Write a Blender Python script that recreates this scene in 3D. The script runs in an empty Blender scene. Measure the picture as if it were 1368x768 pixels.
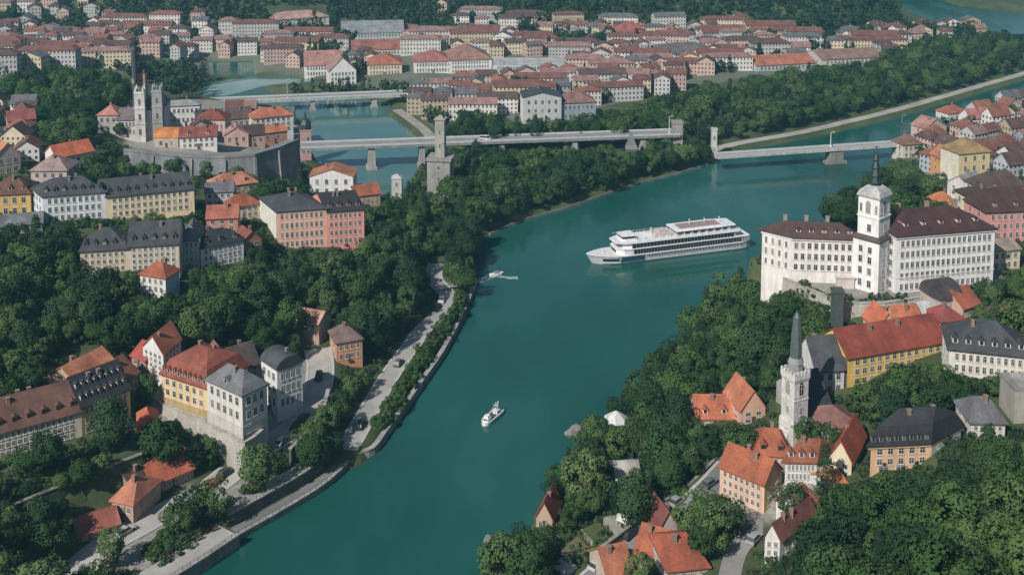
import bpy, bmesh, math, random
import numpy as np
from mathutils import Vector, Matrix
from mathutils import geometry as mgeo
R = math.radians
random.seed(7)
rng = np.random.default_rng(11)
scene = bpy.context.scene
col = scene.collection

# ------------------------------------------------------------------ camera, sky, sun, exposure
H_CAM, F_PX, PITCH = 180.0, 1500.0, R(6.0)      # slight tilt plus a downward lens shift keeps the walls upright
CX, CY = 684.0, -42.0
cam_data = bpy.data.cameras.new('camera'); cam = bpy.data.objects.new('camera', cam_data); col.objects.link(cam)
cam.location = (0, 0, H_CAM); cam.rotation_euler = (R(90) - PITCH, 0, 0)
cam_data.sensor_width = 36; cam_data.lens = F_PX / 1368 * 36
cam_data.shift_y = (CY - 384.0) / 1368; cam_data.clip_start = 1; cam_data.clip_end = 20000
scene.camera = cam
SUN_EL, SUN_AZ = R(40), R(217)          # azimuth clockwise from +Y : behind and left of the camera
world = bpy.data.worlds.new('World'); scene.world = world; world.use_nodes = True
wn = world.node_tree
sky = wn.nodes.new('ShaderNodeTexSky'); sky.sky_type = 'NISHITA'; sky.sun_disc = False
sky.sun_elevation = SUN_EL; sky.sun_rotation = SUN_AZ
wn.links.new(sky.outputs[0], wn.nodes['Background'].inputs[0]); wn.nodes['Background'].inputs[1].default_value = 0.062
sl = bpy.data.lights.new('sun', 'SUN'); sl.energy = 4.4; sl.angle = R(0.6); sl.color = (1.0, 0.95, 0.88)
so = bpy.data.objects.new('sun', sl); col.objects.link(so)
sd = Vector((math.sin(SUN_AZ) * math.cos(SUN_EL), math.cos(SUN_AZ) * math.cos(SUN_EL), math.sin(SUN_EL)))
so.rotation_euler = (-sd).to_track_quat('-Z', 'Y').to_euler(); so.location = (0, 0, 400)
scene.view_settings.view_transform = 'Standard'; scene.view_settings.look = 'None'
HAZE_D = 0.00015
scene.view_settings.exposure = 0.22; scene.view_settings.gamma = 1.0
scene.view_settings.use_curve_mapping = False
scene.render.engine = 'CYCLES'
cy = scene.cycles
cy.max_bounces = 5; cy.diffuse_bounces = 2; cy.glossy_bounces = 2; cy.transmission_bounces = 1; cy.volume_bounces = 0
cy.transparent_max_bounces = 4; cy.caustics_reflective = False; cy.caustics_refractive = False

# ------------------------------------------------------------------ picture rays
cp, sp = math.cos(PITCH), math.sin(PITCH)
def ray(px, py):
    px = np.asarray(px, float); py = np.asarray(py, float)
    a = (px - CX) / F_PX; b = -(py - CY) / F_PX
    return np.stack([a + 0 * b, cp + b * sp + 0 * a, -sp + b * cp + 0 * a], -1)
def P(px, py, z=0.0):
    d = ray(px, py); t = (z - H_CAM) / d[..., 2]
    return np.stack([d[..., 0] * t, d[..., 1] * t, np.zeros_like(t) + z], -1)
def PP(pts, z=0.0):
    a = np.array(pts, float); return P(a[:, 0], a[:, 1], z)
def project(p):
    x, y, z = p[..., 0], p[..., 1], p[..., 2] - H_CAM
    dep = y * cp - z * sp
    return CX + F_PX * x / dep, CY - F_PX * (y * sp + z * cp) / dep, dep

def smooth_line(pts, n=8):
    pts = np.asarray(pts, float); out = []
    q = np.vstack([2 * pts[0] - pts[1], pts, 2 * pts[-1] - pts[-2]])
    for i in range(1, len(q) - 2):
        p0, p1, p2, p3 = q[i - 1], q[i], q[i + 1], q[i + 2]
        for k in range(n):
            t = k / n
            out.append(.5 * ((2 * p1) + (-p0 + p2) * t + (2 * p0 - 5 * p1 + 4 * p2 - p3) * t * t + (-p0 + 3 * p1 - 3 * p2 + p3) * t ** 3))
    out.append(q[-2]); return np.array(out)
def in_poly(pts, poly):
    x, y = pts[:, 0], pts[:, 1]; ins = np.zeros(len(pts), bool)
    n = len(poly)
    for i in range(n):
        x1, y1 = poly[i][0], poly[i][1]; x2, y2 = poly[(i + 1) % n][0], poly[(i + 1) % n][1]
        c = ((y1 > y) != (y2 > y))
        ins ^= c & (x < (x2 - x1) * (y - y1) / ((y2 - y1) if y2 != y1 else 1e-9) + x1)
    return ins
def seg_dist(pts, line, closed=False, ret_par=False):
    best = np.full(len(pts), 1e9); par = np.zeros(len(pts)); n = len(line)
    for i in range(n if closed else n - 1):
        a = line[i][:2]; b = line[(i + 1) % n][:2]; ab = b - a; l2 = max(ab @ ab, 1e-9)
        t = np.clip(((pts - a) @ ab) / l2, 0, 1)
        d = np.hypot(pts[:, 0] - a[0] - t * ab[0], pts[:, 1] - a[1] - t * ab[1])
        m = d < best; best[m] = d[m]; par[m] = i + t[m]
    return (best, par) if ret_par else best
def sstep(a, b, x):
    t = np.clip((x - a) / (b - a), 0, 1); return t * t * (3 - 2 * t)

# ------------------------------------------------------------------ rivers (outlines on the water level z = 0)
LEFT_SHORE = [(130, 830), (250, 760), (320, 714), (390, 674), (440, 642), (476, 607), (500, 598), (518, 574), (540, 545), (562, 513), (592, 470), (616, 425), (629, 396),
              (636, 370), (640, 340), (652, 314), (700, 294), (760, 277), (800, 263), (860, 243), (905, 232), (948, 219), (960, 205), (985, 197), (1060, 185), (1125, 171), (1205, 151), (1285, 128), (1368, 104), (1460, 76)]
RIGHT_SHORE = [(1520, 96), (1368, 138), (1340, 136), (1305, 150), (1268, 168), (1232, 188), (1206, 206), (1170, 232), (1135, 258), (1105, 290), (1075, 322), (1010, 372), (955, 416), (912, 466),
               (890, 496), (820, 556), (786, 596), (750, 632), (724, 672), (706, 708), (676, 750), (640, 800), (600, 860)]
main_river = PP(np.vstack([smooth_line(LEFT_SHORE, 3), smooth_line(RIGHT_SHORE, 3)]))
side_river = PP(smooth_line([(262, 127), (280, 112), (330, 104), (413, 105), (403, 113), (352, 118), (400, 131), (510, 135), (525, 150), (552, 166), (574, 186), (562, 215), (550, 240), (540, 264),
                 (505, 264), (470, 242), (430, 222), (410, 190), (394, 152), (330, 137)], 3))
lake = PP([(278, 82), (338, 82), (340, 102), (283, 104)])
far_river = PP([(1175, -14), (1235, -8), (1279, 8), (1368, 18), (1500, 30), (1500, 74), (1368, 50), (1312, 39), (1262, 34), (1222, 20)])
RIVERS = [main_river, side_river, lake, far_river]
def river_sd(pts):
    s = np.full(len(pts), 1e9); ins = np.zeros(len(pts), bool)
    for r in RIVERS:
        s = np.minimum(s, seg_dist(pts, r, True)); ins |= in_poly(pts, r)
    return np.where(ins, -s, s)

# ------------------------------------------------------------------ terrain
CTRL = [  # picture point, height
 (330, 690, 3.5), (450, 600, 3.5), (560, 470, 3.5), (600, 405, 3.5), (590, 350, 3.5), (150, 740, 4), (250, 650, 5), (230, 700, 4), (60, 760, 9), (0, 720, 14),
 (330, 612, 6.5), (222, 572, 7.5), (240, 588, 6.5), (262, 600, 6), (296, 602, 6), (150, 655, 6.5), (118, 672, 7.5), (185, 636, 6), (60, 705, 9), (100, 690, 8), (200, 625, 6.5), (375, 590, 7), (415, 540, 8), (425, 490, 9.5), (470, 480, 9), (490, 520, 6), (150, 600, 15), (90, 640, 14), (40, 620, 15), (-80, 640, 15), (0, 580, 18),
 (270, 560, 13), (310, 575, 11), (218, 520, 15), (360, 530, 10), (230, 480, 19), (130, 520, 19), (100, 430, 25), (0, 440, 27), (300, 420, 20), (400, 410, 15), (500, 400, 9),
 (160, 360, 30), (230, 395, 26), (290, 355, 25), (100, 298, 34), (240, 280, 32), (0, 300, 35), (-100, 350, 35), (420, 335, 17), (480, 320, 13), (540, 300, 5), (330, 300, 25),
 (300, 240, 24), (380, 220, 15), (430, 255, 10), (480, 270, 7), (200, 190, 22), (120, 180, 26), (50, 220, 32), (0, 180, 32), (330, 165, 14), (380, 165, 8), (80, 120, 24), (0, 100, 24), (200, 110, 8),
 (590, 260, 4), (690, 240, 6), (800, 220, 6), (900, 205, 4), (650, 180, 7), (760, 170, 7), (850, 160, 7), (600, 150, 6), (700, 130, 7), (850, 110, 7), (1000, 140, 6), (1150, 110, 6), (1300, 80, 6), (950, 80, 10), (1150, 60, 10),
 (450, 90, 5), (600, 80, 6), (300, 60, 10), (100, 70, 16), (700, 60, 9),
 (700, 740, 4), (760, 690, 6), (790, 770, 7), (850, 730, 8), (900, 690, 9.5), (955, 640, 12), (1000, 690, 12), (985, 740, 12), (880, 760, 10), (1030, 690, 14), (1060, 655, 17), (1100, 640, 20),
 (1040, 740, 18), (1100, 720, 28), (1200, 720, 42), (1340, 700, 52), (1250, 790, 50), (1100, 800, 30), (1200, 635, 27), (1280, 612, 31), (1350, 620, 36), (860, 600, 6), (900, 640, 8), (950, 590, 11), (980, 560, 12), (1060, 590, 16), (1130, 590, 19),
 (1130, 560, 20), (1200, 550, 24), (1330, 570, 30), (1130, 515, 23), (1200, 505, 26), (1265, 500, 28), (1365, 520, 32), (1090, 525, 20), (1060, 480, 16), (900, 500, 7), (960, 440, 10), (990, 400, 12), (1000, 500, 12),
 (1055, 372, 31), (1115, 395, 31), (1150, 388, 32), (1198, 393, 32), (1260, 385, 32), (1325, 370, 32), (1150, 350, 31), (1280, 340, 31), (1180, 440, 26), (1120, 449, 23), (1290, 430, 30), (1368, 420, 33), (1020, 362, 28), (1090, 330, 22),
 (1150, 290, 13), (1220, 260, 12), (1260, 280, 17), (1330, 310, 25), (1300, 235, 16), (1360, 250, 20), (1230, 215, 9), (1300, 180, 10), (1360, 150, 7), (1450, 250, 24), (1450, 400, 34), (1450, 160, 9), (1500, 600, 40)]
ctl = np.array([list(P(a, b, z)) for a, b, z in CTRL])
FAN_U, FAN_V = 400, 460
YN, YF, UM = 95.0, 3000.0, 0.80
def base_height(pts):
    num = np.zeros(len(pts)); den = np.zeros(len(pts))
    scale = (0.05 * np.maximum(ctl[:, 1], 200))
    for (x, y, z), s in zip(ctl, scale):
        d2 = ((pts[:, 0] - x) ** 2 + ((pts[:, 1] - y) * .75) ** 2) / (s * s)
        w = 1 / (d2 + .12) ** 2
        num += w * z; den += w
    z = num / den
    X, Y = pts[:, 0], pts[:, 1]
    yb = 1040 + 45 * np.sin(X / 150 + .6) + 30 * np.sin(X / 61 + 2)
    hill = 125 * (1 - np.exp(-np.maximum(Y - yb, 0) / 330)) + 16 * np.sin(X / 110 + Y / 210) * sstep(0, 150, Y - yb)
    z = z + hill * (1 - sstep(318, 420, X - (Y - 1010) * .10))
    z2 = 45 * sstep(1430, 1660, Y) * sstep(350, 480, X)
    z = z + z2 + .35 * np.sin(X / 9.1 + Y / 13) + .25 * np.sin(X / 5.3 - Y / 7.7 + 1)
    s = river_sd(pts)
    top = 2.4 + (z - 2.4) * sstep(4, 45, s)
    return np.where(s > 0, -0.6 + (top + .6) * sstep(-1.5, 4.5, s), -0.6 - 2.4 * sstep(0, 6, -s))
uu = np.linspace(-UM, UM, FAN_U); vv = np.exp(np.linspace(math.log(YN), math.log(YF), FAN_V))
GX = uu[None, :] * (vv[:, None] + 60); GY = np.repeat(vv[:, None], FAN_U, 1)
gpts = np.stack([GX.ravel(), GY.ravel()], -1)
GZ = base_height(gpts).reshape(FAN_V, FAN_U)
def T(x, y):
    x = np.asarray(x, float); y = np.clip(np.asarray(y, float), YN + .1, YF - 1)
    fu = np.clip((x / (y + 60) + UM) / (2 * UM) * (FAN_U - 1), 0, FAN_U - 1.001)
    fv = (np.log(y) - math.log(YN)) / (math.log(YF) - math.log(YN)) * (FAN_V - 1)
    i = fu.astype(int); j = np.clip(fv.astype(int), 0, FAN_V - 2); a = fu - i; b = fv - j
    return (GZ[j, i] * (1 - a) + GZ[j, i + 1] * a) * (1 - b) + (GZ[j + 1, i] * (1 - a) + GZ[j + 1, i + 1] * a) * b
TS = np.exp(np.linspace(math.log(150), math.log(3000), 700))
def G(px, py):
    """ground point seen at picture points (arrays)"""
    px = np.atleast_1d(np.asarray(px, float)); py = np.atleast_1d(np.asarray(py, float)); out = np.zeros((len(px), 3))
    for k in range(0, len(px), 500):
        d = ray(px[k:k + 500], py[k:k + 500]); d = d / np.linalg.norm(d, axis=1)[:, None]
        q = d[:, None, :] * TS[None, :, None]
        above = (H_CAM + q[..., 2]) > T(q[..., 0], q[..., 1])
        idx = np.argmin(above, 1); idx = np.where(above.all(1), len(TS) - 1, idx); lo = TS[np.maximum(idx - 1, 0)]; hi = TS[idx]
        for _ in range(14):
            m = (lo + hi) / 2; q = d * m[:, None]; ab = (H_CAM + q[:, 2]) > T(q[:, 0], q[:, 1])
            lo = np.where(ab, m, lo); hi = np.where(ab, hi, m)
        q = d * hi[:, None]; out[k:k + 500] = np.stack([q[:, 0], q[:, 1], T(q[:, 0], q[:, 1])], -1)
    return out
def g1(px, py): return Vector(G([px], [py])[0])

# roads: picture polyline, width, label. Their profile is smoothed and the ground beside them levelled to it.
ROADS = [
 ('road', [(583, 352), (580, 372), (598, 396), (590, 418), (566, 440), (545, 468), (522, 500), (498, 540), (478, 575), (462, 606)], 5.4, 'riverside'),
 ('road', [(424, 466), (428, 490), (424, 520), (408, 556), (378, 584), (340, 606), (312, 628), (270, 660), (225, 682), (180, 706), (140, 730), (60, 800)], 7.5, 'upper'),
 ('road', [(1005, 595), (962, 640), (930, 668), (890, 697), (845, 735), (805, 768), (770, 800)], 7.0, 'right'),
 ('path', [(1006, 690), (1004, 712), (985, 735), (975, 768), (970, 800)], 5.0, 'lane'),
 ('path', [(950, 206), (1000, 194), (1060, 182), (1125, 167), (1205, 147), (1285, 124), (1368, 100), (1450, 76)], 7.0, 'tow'),
 ('path', [(530, 150), (555, 170), (578, 190)], 7.0, 'quay'),
]
road_lines = []
for nm, pts, w, key in ROADS:
    p = smooth_line(np.array(pts, float), 6); q = G(p[:, 0], p[:, 1])
    z = q[:, 2].copy()
    for _ in range(12): z[1:-1] = (z[:-2] + 2 * z[1:-1] + z[2:]) / 4
    q[:, 2] = np.maximum(z, 2.4); road_lines.append(q)
for q, (nm, pts, w, key) in zip(road_lines, ROADS):
    d, par = seg_dist(gpts, q, False, True); zr = np.interp(par, np.arange(len(q)), q[:, 2])
    k = (1 - sstep(w / 2 + 1.2, w / 2 + 6, d)).reshape(FAN_V, FAN_U)
    GZ[:] = GZ * (1 - k) + zr.reshape(FAN_V, FAN_U) * k
# level plateaus: (outline in the picture at height z)
PLATEAUS = [([(1000, 345), (1057, 374), (1112, 398), (1200, 398), (1335, 375), (1380, 330), (1230, 300), (1080, 310)], 31.5, 3),
            ([(208, 530), (282, 566), (324, 586), (350, 568), (330, 520), (280, 490), (225, 490)], 13.0, 2),
            ([(-80, 660), (0, 640), (92, 642), (190, 606), (205, 580), (170, 555), (110, 582), (-80, 640)], 14.0, 2)]
for pts, z, m in PLATEAUS:
    poly = PP(pts, z)[:, :2]; s = seg_dist(gpts, poly, True); s = np.where(in_poly(gpts, poly), 0, s)
    k = (1 - sstep(.5, m, s)).reshape(FAN_V, FAN_U); GZ[:] = GZ * (1 - k) + z * k

# ------------------------------------------------------------------ materials
MATS = {}
def node_mat(name):
    m = bpy.data.materials.new(name); m.use_nodes = True; nt = m.node_tree
    return m, nt, nt.nodes['Principled BSDF']
def ramp(nt, fac, stops):
    r = nt.nodes.new('ShaderNodeValToRGB'); e = r.color_ramp.elements
    e[0].position, e[0].color = stops[0][0], (*stops[0][1], 1); e[1].position, e[1].color = stops[-1][0], (*stops[-1][1], 1)
    for p, c in stops[1:-1]:
        n = e.new(p); n.color = (*c, 1)
    nt.links.new(fac, r.inputs[0]); return r.outputs[0]
def noise(nt, scale, detail=4, rough=.55, coord='Object', stretch=None):
    tc = nt.nodes.new('ShaderNodeTexCoord'); n = nt.nodes.new('ShaderNodeTexNoise')
    n.inputs['Scale'].default_value = scale; n.inputs['Detail'].default_value = detail; n.inputs['Roughness'].default_value = rough
    src = tc.outputs[coord]
    if stretch:
        mp = nt.nodes.new('ShaderNodeMapping'); mp.inputs['Scale'].default_value = stretch; nt.links.new(src, mp.inputs[0]); src = mp.outputs[0]
    nt.links.new(src, n.inputs['Vector']); return n.outputs['Fac']
def mul(c, k): return tuple(min(1, v * k) for v in c)
def mixc(nt, fac, a, b, mode='MIX'):
    m = nt.nodes.new('ShaderNodeMix'); m.data_type = 'RGBA'; m.blend_type = mode
    for sock, v in ((m.inputs[0], fac), (m.inputs[6], a), (m.inputs[7], b)):
        if hasattr(v, 'is_output'): nt.links.new(v, sock)
        elif isinstance(v, (int, float)): sock.default_value = v
        else: sock.default_value = (*v, 1)
    return m.outputs[2]
def bump(nt, b, h, strength=.3, dist=.1):
    bp = nt.nodes.new('ShaderNodeBump'); bp.inputs['Strength'].default_value = strength; bp.inputs['Distance'].default_value = dist
    nt.links.new(h, bp.inputs['Height']); nt.links.new(bp.outputs[0], b.inputs['Normal'])
def plaster(c):
    k = ('w', c)
    if k not in MATS:
        m, nt, b = node_mat('plaster')
        f1 = noise(nt, .22, 5, .6); f2 = noise(nt, .9, 4, .6, stretch=(1, 1, .12))
        a = ramp(nt, f1, [(.3, mul(c, .88)), (.5, c), (.7, mul(c, 1.10))])
        d = ramp(nt, f2, [(.33, (.76, .73, .69)), (.55, (1, 1, 1)), (.8, (1, 1, 1))])
        nt.links.new(mixc(nt, .8, a, d, 'MULTIPLY'), b.inputs['Base Color']); b.inputs['Roughness'].default_value = .9
        MATS[k] = m
    return MATS[k]
def tile(c):
    k = ('r', c)
    if k not in MATS:
        m, nt, b = node_mat('roof_tile')
        f1 = noise(nt, .16, 6, .65); f2 = noise(nt, 1.6, 3, .7); f3 = noise(nt, .8, 3, .6, stretch=(1, .1, .1))
        a = ramp(nt, f1, [(.26, mul(c, .45)), (.40, mul(c, .8)), (.50, c), (.60, mul(c, 1.15)), (.76, mul((c[0], c[1] * 1.25, c[2] * 1.4), 1.35))])
        d = ramp(nt, f2, [(.3, (.62, .60, .58)), (.55, (1, 1, 1)), (.75, (1.0, 1.0, 1.0))])
        e = ramp(nt, f3, [(.35, (.8, .78, .76)), (.6, (1, 1, 1))])
        x = mixc(nt, .75, a, d, 'MULTIPLY'); x = mixc(nt, .7, x, e, 'MULTIPLY')
        nt.links.new(x, b.inputs['Base Color']); b.inputs['Roughness'].default_value = .8; bump(nt, b, f2, .5, .15)
        MATS[k] = m
    return MATS[k]
def stone(c, sc=.5, blocks=True):
    k = ('s', c, sc, blocks)
    if k not in MATS:
        m, nt, b = node_mat('masonry')
        f1 = noise(nt, .12, 6, .65); f2 = noise(nt, sc * 2.2, 4, .7, stretch=(1, 1, 2)); f3 = noise(nt, .5, 4, .6, stretch=(1, 1, .12))
        a = ramp(nt, f1, [(.3, mul(c, .7)), (.55, c), (.75, mul(c, 1.2))])
        d = ramp(nt, f2, [(.3, (.6, .58, .56)), (.55, (1, 1, 1))]); e = ramp(nt, f3, [(.35, (.65, .64, .6)), (.6, (1, 1, 1))])
        x = mixc(nt, .8, a, d, 'MULTIPLY'); x = mixc(nt, .7, x, e, 'MULTIPLY')
        nt.links.new(x, b.inputs['Base Color']); b.inputs['Roughness'].default_value = .95; bump(nt, b, f2, .6, .2)
        MATS[k] = m
    return MATS[k]
def plain(name, c, rough=.6, metal=0.0):
    k = ('p', name, c)
    if k not in MATS:
        m, nt, b = node_mat(name)
        f = noise(nt, .8, 4, .6)
        nt.links.new(ramp(nt, f, [(.3, mul(c, .82)), (.7, mul(c, 1.1))]), b.inputs['Base Color'])
        b.inputs['Roughness'].default_value = rough; b.inputs['Metallic'].default_value = metal; MATS[k] = m
    return MATS[k]
def glassy():
    k = 'glass'
    if k not in MATS:
        m, nt, b = node_mat('window_glass')
        oi = nt.nodes.new('ShaderNodeObjectInfo')
        nt.links.new(ramp(nt, oi.outputs['Random'], [(0, (.012, .014, .017)), (.55, (.03, .034, .04)), (.8, (.075, .08, .085)), (1, (.26, .24, .21))]), b.inputs['Base Color'])
        b.inputs['Roughness'].default_value = .12; b.inputs['IOR'].default_value = 1.5; MATS[k] = m
    return MATS[k]

# ------------------------------------------------------------------ object helpers
LONG = []
def fit(label):
    w = label.split()
    for art in ('the', 'a', 'an'):
        i = len(w) - 1
        while len(w) > 16 and i >= 0:
            if w[i] == art: w.pop(i)
            i -= 1
    if len(w) > 16: LONG.append(label)
    return ' '.join(w)
def tag(o, label=None, cat=None, group=None, kind=None):
    if label: label = fit(label)
    if label: o['label'] = label
    if cat: o['category'] = cat
    if group: o['group'] = group
    if kind: o['kind'] = kind
    return o
def mesh_obj(name, verts, faces, mats, parent=None, fm=None, smooth=False, loc=None, rotz=0):
    me = bpy.data.meshes.new(name); me.from_pydata([tuple(v) for v in verts], [], [tuple(f) for f in faces])
    for m in (mats if isinstance(mats, (list, tuple)) else [mats]): me.materials.append(m)
    if fm is not None: me.polygons.foreach_set('material_index', np.array(fm, 'i'))
    if smooth: me.polygons.foreach_set('use_smooth', np.ones(len(me.polygons), bool))
    me.update(); o = bpy.data.objects.new(name, me); col.objects.link(o)
    if parent is not None: o.parent = parent
    if loc is not None: o.location = loc
    o.rotation_euler.z = rotz
    return o
def empty(name, loc, rotz=0):
    o = bpy.data.objects.new(name, None); col.objects.link(o); o.location = loc; o.rotation_euler.z = rotz; o.empty_display_size = 1; return o
class MB:
    def __init__(s): s.v = []; s.f = []; s.m = []
    def add(s, v, f, mi=0):
        n = len(s.v); s.v += [tuple(p) for p in v]; s.f += [tuple(i + n for i in q) for q in f]; s.m += [mi] * len(f)
    def box(s, x0, x1, y0, y1, z0, z1, mi=0, rot=None):
        v = [(x0, y0, z0), (x1, y0, z0), (x1, y1, z0), (x0, y1, z0), (x0, y0, z1), (x1, y0, z1), (x1, y1, z1), (x0, y1, z1)]
        if rot is not None: v = [tuple(rot @ Vector(p)) for p in v]
        s.add(v, [(0, 3, 2, 1), (4, 5, 6, 7), (0, 1, 5, 4), (1, 2, 6, 5), (2, 3, 7, 6), (3, 0, 4, 7)], mi)
    def prism(s, poly, z0, z1, mi=0):
        n = len(poly); v = [(p[0], p[1], z0) for p in poly] + [(p[0], p[1], z1) for p in poly]
        s.add(v, [tuple(range(n - 1, -1, -1)), tuple(range(n, 2 * n))] + [(i, (i + 1) % n, n + (i + 1) % n, n + i) for i in range(n)], mi)
    def rings(s, rings, mi=0, cap=True):
        n = len(rings[0]); v = [p for r in rings for p in r]
        f = [(k * n + i, k * n + (i + 1) % n, (k + 1) * n + (i + 1) % n, (k + 1) * n + i) for k in range(len(rings) - 1) for i in range(n)]
        if cap: f += [tuple(range(n - 1, -1, -1)), tuple((len(rings) - 1) * n + i for i in range(n))]
        s.add(v, f, mi)
    def lathe(s, prof, n=12, mi=0, cx=0, cy=0, rot0=0):
        s.rings([[(cx + r * math.cos(rot0 + 2 * math.pi * i / n), cy + r * math.sin(rot0 + 2 * math.pi * i / n), z) for i in range(n)] for r, z in prof], mi)
    def tube(s, a, b, r, n=6, mi=0, r2=None):
        a = Vector(a); b = Vector(b); d = (b - a).normalized(); u = d.orthogonal().normalized(); w = d.cross(u); r2 = r if r2 is None else r2
        s.rings([[tuple(p + (u * math.cos(2 * math.pi * i / n) + w * math.sin(2 * math.pi * i / n)) * q) for i in range(n)] for p, q in ((a, r), (b, r2))], mi)
    def build(s, name, mats, parent=None, smooth=False, loc=None, rotz=0):
        o = mesh_obj(name, s.v, s.f, mats, parent, s.m, smooth, loc, rotz)
        return o

# ------------------------------------------------------------------ ground sheet
gm, nt, b = node_mat('ground')
att = nt.nodes.new('ShaderNodeAttribute'); att.attribute_name = 'town'
f1 = noise(nt, .05, 6, .6); f2 = noise(nt, .6, 5, .7)
grass = ramp(nt, f1, [(.3, (.030, .050, .016)), (.5, (.055, .080, .026)), (.7, (.10, .11, .045))])
grass = mixc(nt, .7, grass, ramp(nt, f2, [(.3, (.5, .52, .5)), (.6, (1, 1, 1))]), 'MULTIPLY')
paved = ramp(nt, f2, [(.3, (.20, .19, .18)), (.5, (.30, .285, .265)), (.7, (.40, .375, .345))])
nt.links.new(mixc(nt, att.outputs['Fac'], grass, paved), b.inputs['Base Color']); b.inputs['Roughness'].default_value = .95
bump(nt, b, f2, .6, .4)
idx = np.arange(FAN_U * FAN_V).reshape(FAN_V, FAN_U)
gf = np.stack([idx[:-1, :-1].ravel(), idx[:-1, 1:].ravel(), idx[1:, 1:].ravel(), idx[1:, :-1].ravel()], -1)
ground = mesh_obj('ground', np.stack([GX.ravel(), GY.ravel(), GZ.ravel()], -1), gf, gm, smooth=True)
tag(ground, kind='structure')
TOWN_POLYS = [[(-60, 20), (400, 40), (520, 40), (880, 50), (1180, 55), (1180, 85), (900, 118), (740, 160), (590, 180), (520, 125), (400, 100), (180, 75), (160, 100), (20, 100), (-60, 120)],
              [(1205, 205), (1262, 160), (1368, 128), (1500, 130), (1500, 330), (1368, 330), (1290, 310), (1240, 270), (1230, 220)],
              [(120, 140), (390, 140), (410, 215), (330, 240), (170, 200)], [(200, 545), (330, 612), (400, 575), (430, 480), (400, 480), (330, 480), (280, 470), (200, 480)],
              [(940, 655), (1060, 590), (1120, 640), (1040, 694), (1000, 704), (965, 690)], [(1110, 400), (1055, 375), (1040, 330), (1335, 330), (1340, 380), (1210, 400)],
              [(140, 768), (120, 740), (250, 645), (330, 640), (360, 650), (250, 730), (190, 768)]]
tw = np.zeros(FAN_U * FAN_V, 'f')
for k, tp in enumerate(TOWN_POLYS):
    q = G([p[0] for p in tp], [p[1] for p in tp])[:, :2]; s = seg_dist(gpts, q, True); s = np.where(in_poly(gpts, q), s, -s)
    tw = np.maximum(tw, sstep(-1, 2, s) * (.8 if k else .28))
ground.data.attributes.new('town', 'FLOAT', 'POINT').data.foreach_set('value', tw.astype('f'))

# ------------------------------------------------------------------ water
wm, nt, b = node_mat('water')
n1 = noise(nt, .008, 6, .6, stretch=(1.6, .7, 1)); 
base = ramp(nt, n1, [(.33, (.007, .058, .043)), (.5, (.012, .080, .067)), (.67, (.025, .103, .093))])
nt.links.new(base, b.inputs['Base Color']); nt.links.new(ramp(nt, noise(nt, .014, 5, .6, stretch=(2.2, .6, 1)), [(.35, (.04,) * 3), (.5, (.10,) * 3), (.62, (.30,) * 3)]), b.inputs['Roughness']); b.inputs['IOR'].default_value = 1.33
h1 = noise(nt, .35, 5, .6, stretch=(1, .5, 1)); h2 = noise(nt, .06, 5, .65, stretch=(1.4, .6, 1))
bp = nt.nodes.new('ShaderNodeBump'); bp.inputs['Strength'].default_value = .22; bp.inputs['Distance'].default_value = .45
ad = nt.nodes.new('ShaderNodeMath'); ad.operation = 'ADD'; nt.links.new(h1, ad.inputs[0]); nt.links.new(h2, ad.inputs[1])
nt.links.new(ad.outputs[0], bp.inputs['Height']); nt.links.new(bp.outputs[0], b.inputs['Normal'])
wo = mesh_obj('river_water', [(-2600, 60, 0), (2600, 60, 0), (2600, 3000, 0), (-2600, 3000, 0)], [(0, 1, 2, 3)], wm); tag(wo, kind='structure')
wm2, nt, b = node_mat('pale_water')
nt.links.new(ramp(nt, noise(nt, .02, 5, .6), [(.3, (.16, .25, .25)), (.7, (.30, .40, .39))]), b.inputs['Base Color']); b.inputs['Roughness'].default_value = .3
def drape_poly(name, pts, z, mat, kind='structure'):
    q = [tuple(p) for p in pts]; o = mesh_obj(name, [(p[0], p[1], z) for p in q], [tuple(range(len(q)))], mat); tag(o, kind=kind); return o
drape_poly('weir_water', PP([(266, 127), (284, 114), (332, 106.5), (405, 107), (352, 115), (320, 124), (300, 128)], .05), .05, wm2)

wm3, nt, b = node_mat('side_water')  # pale colour holds sky reflection and haze besides this river's own tint
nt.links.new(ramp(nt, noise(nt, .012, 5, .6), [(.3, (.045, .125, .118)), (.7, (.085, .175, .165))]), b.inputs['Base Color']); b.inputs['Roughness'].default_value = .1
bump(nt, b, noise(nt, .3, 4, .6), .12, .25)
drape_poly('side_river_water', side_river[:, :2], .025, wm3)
# ------------------------------------------------------------------ roads
def road_material(c):
    k = ('road', c)
    if k not in MATS:
        m, nt, b = node_mat('road_surface')
        f1 = noise(nt, .08, 5, .6); f2 = noise(nt, 1.2, 4, .7)
        a = ramp(nt, f1, [(.3, mul(c, .75)), (.5, c), (.7, mul(c, 1.2))])
        nt.links.new(mixc(nt, .7, a, ramp(nt, f2, [(.3, (.75, .74, .73)), (.6, (1, 1, 1))]), 'MULTIPLY'), b.inputs['Base Color']); b.inputs['Roughness'].default_value = .9
        MATS[k] = m
    return MATS[k]
def ribbon(name, line, offs, zoffs, mat, kind='structure'):
    line = np.asarray(line); tan = np.gradient(line[:, :2], axis=0); tan /= np.linalg.norm(tan, axis=1)[:, None]; nrm = np.stack([-tan[:, 1], tan[:, 0]], -1)
    v = []; n = len(offs)
    for p, q in zip(line, nrm):
        for o_, z_ in zip(offs, zoffs): v.append((p[0] + q[0] * o_, p[1] + q[1] * o_, p[2] + z_))
    f = [(i * n + k, i * n + k + 1, (i + 1) * n + k + 1, (i + 1) * n + k) for i in range(len(line) - 1) for k in range(n - 1)]
    f = [t[::-1] for t in f]
    o = mesh_obj(name, v, f, mat)
    if kind: tag(o, kind=kind)
    return o
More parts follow.
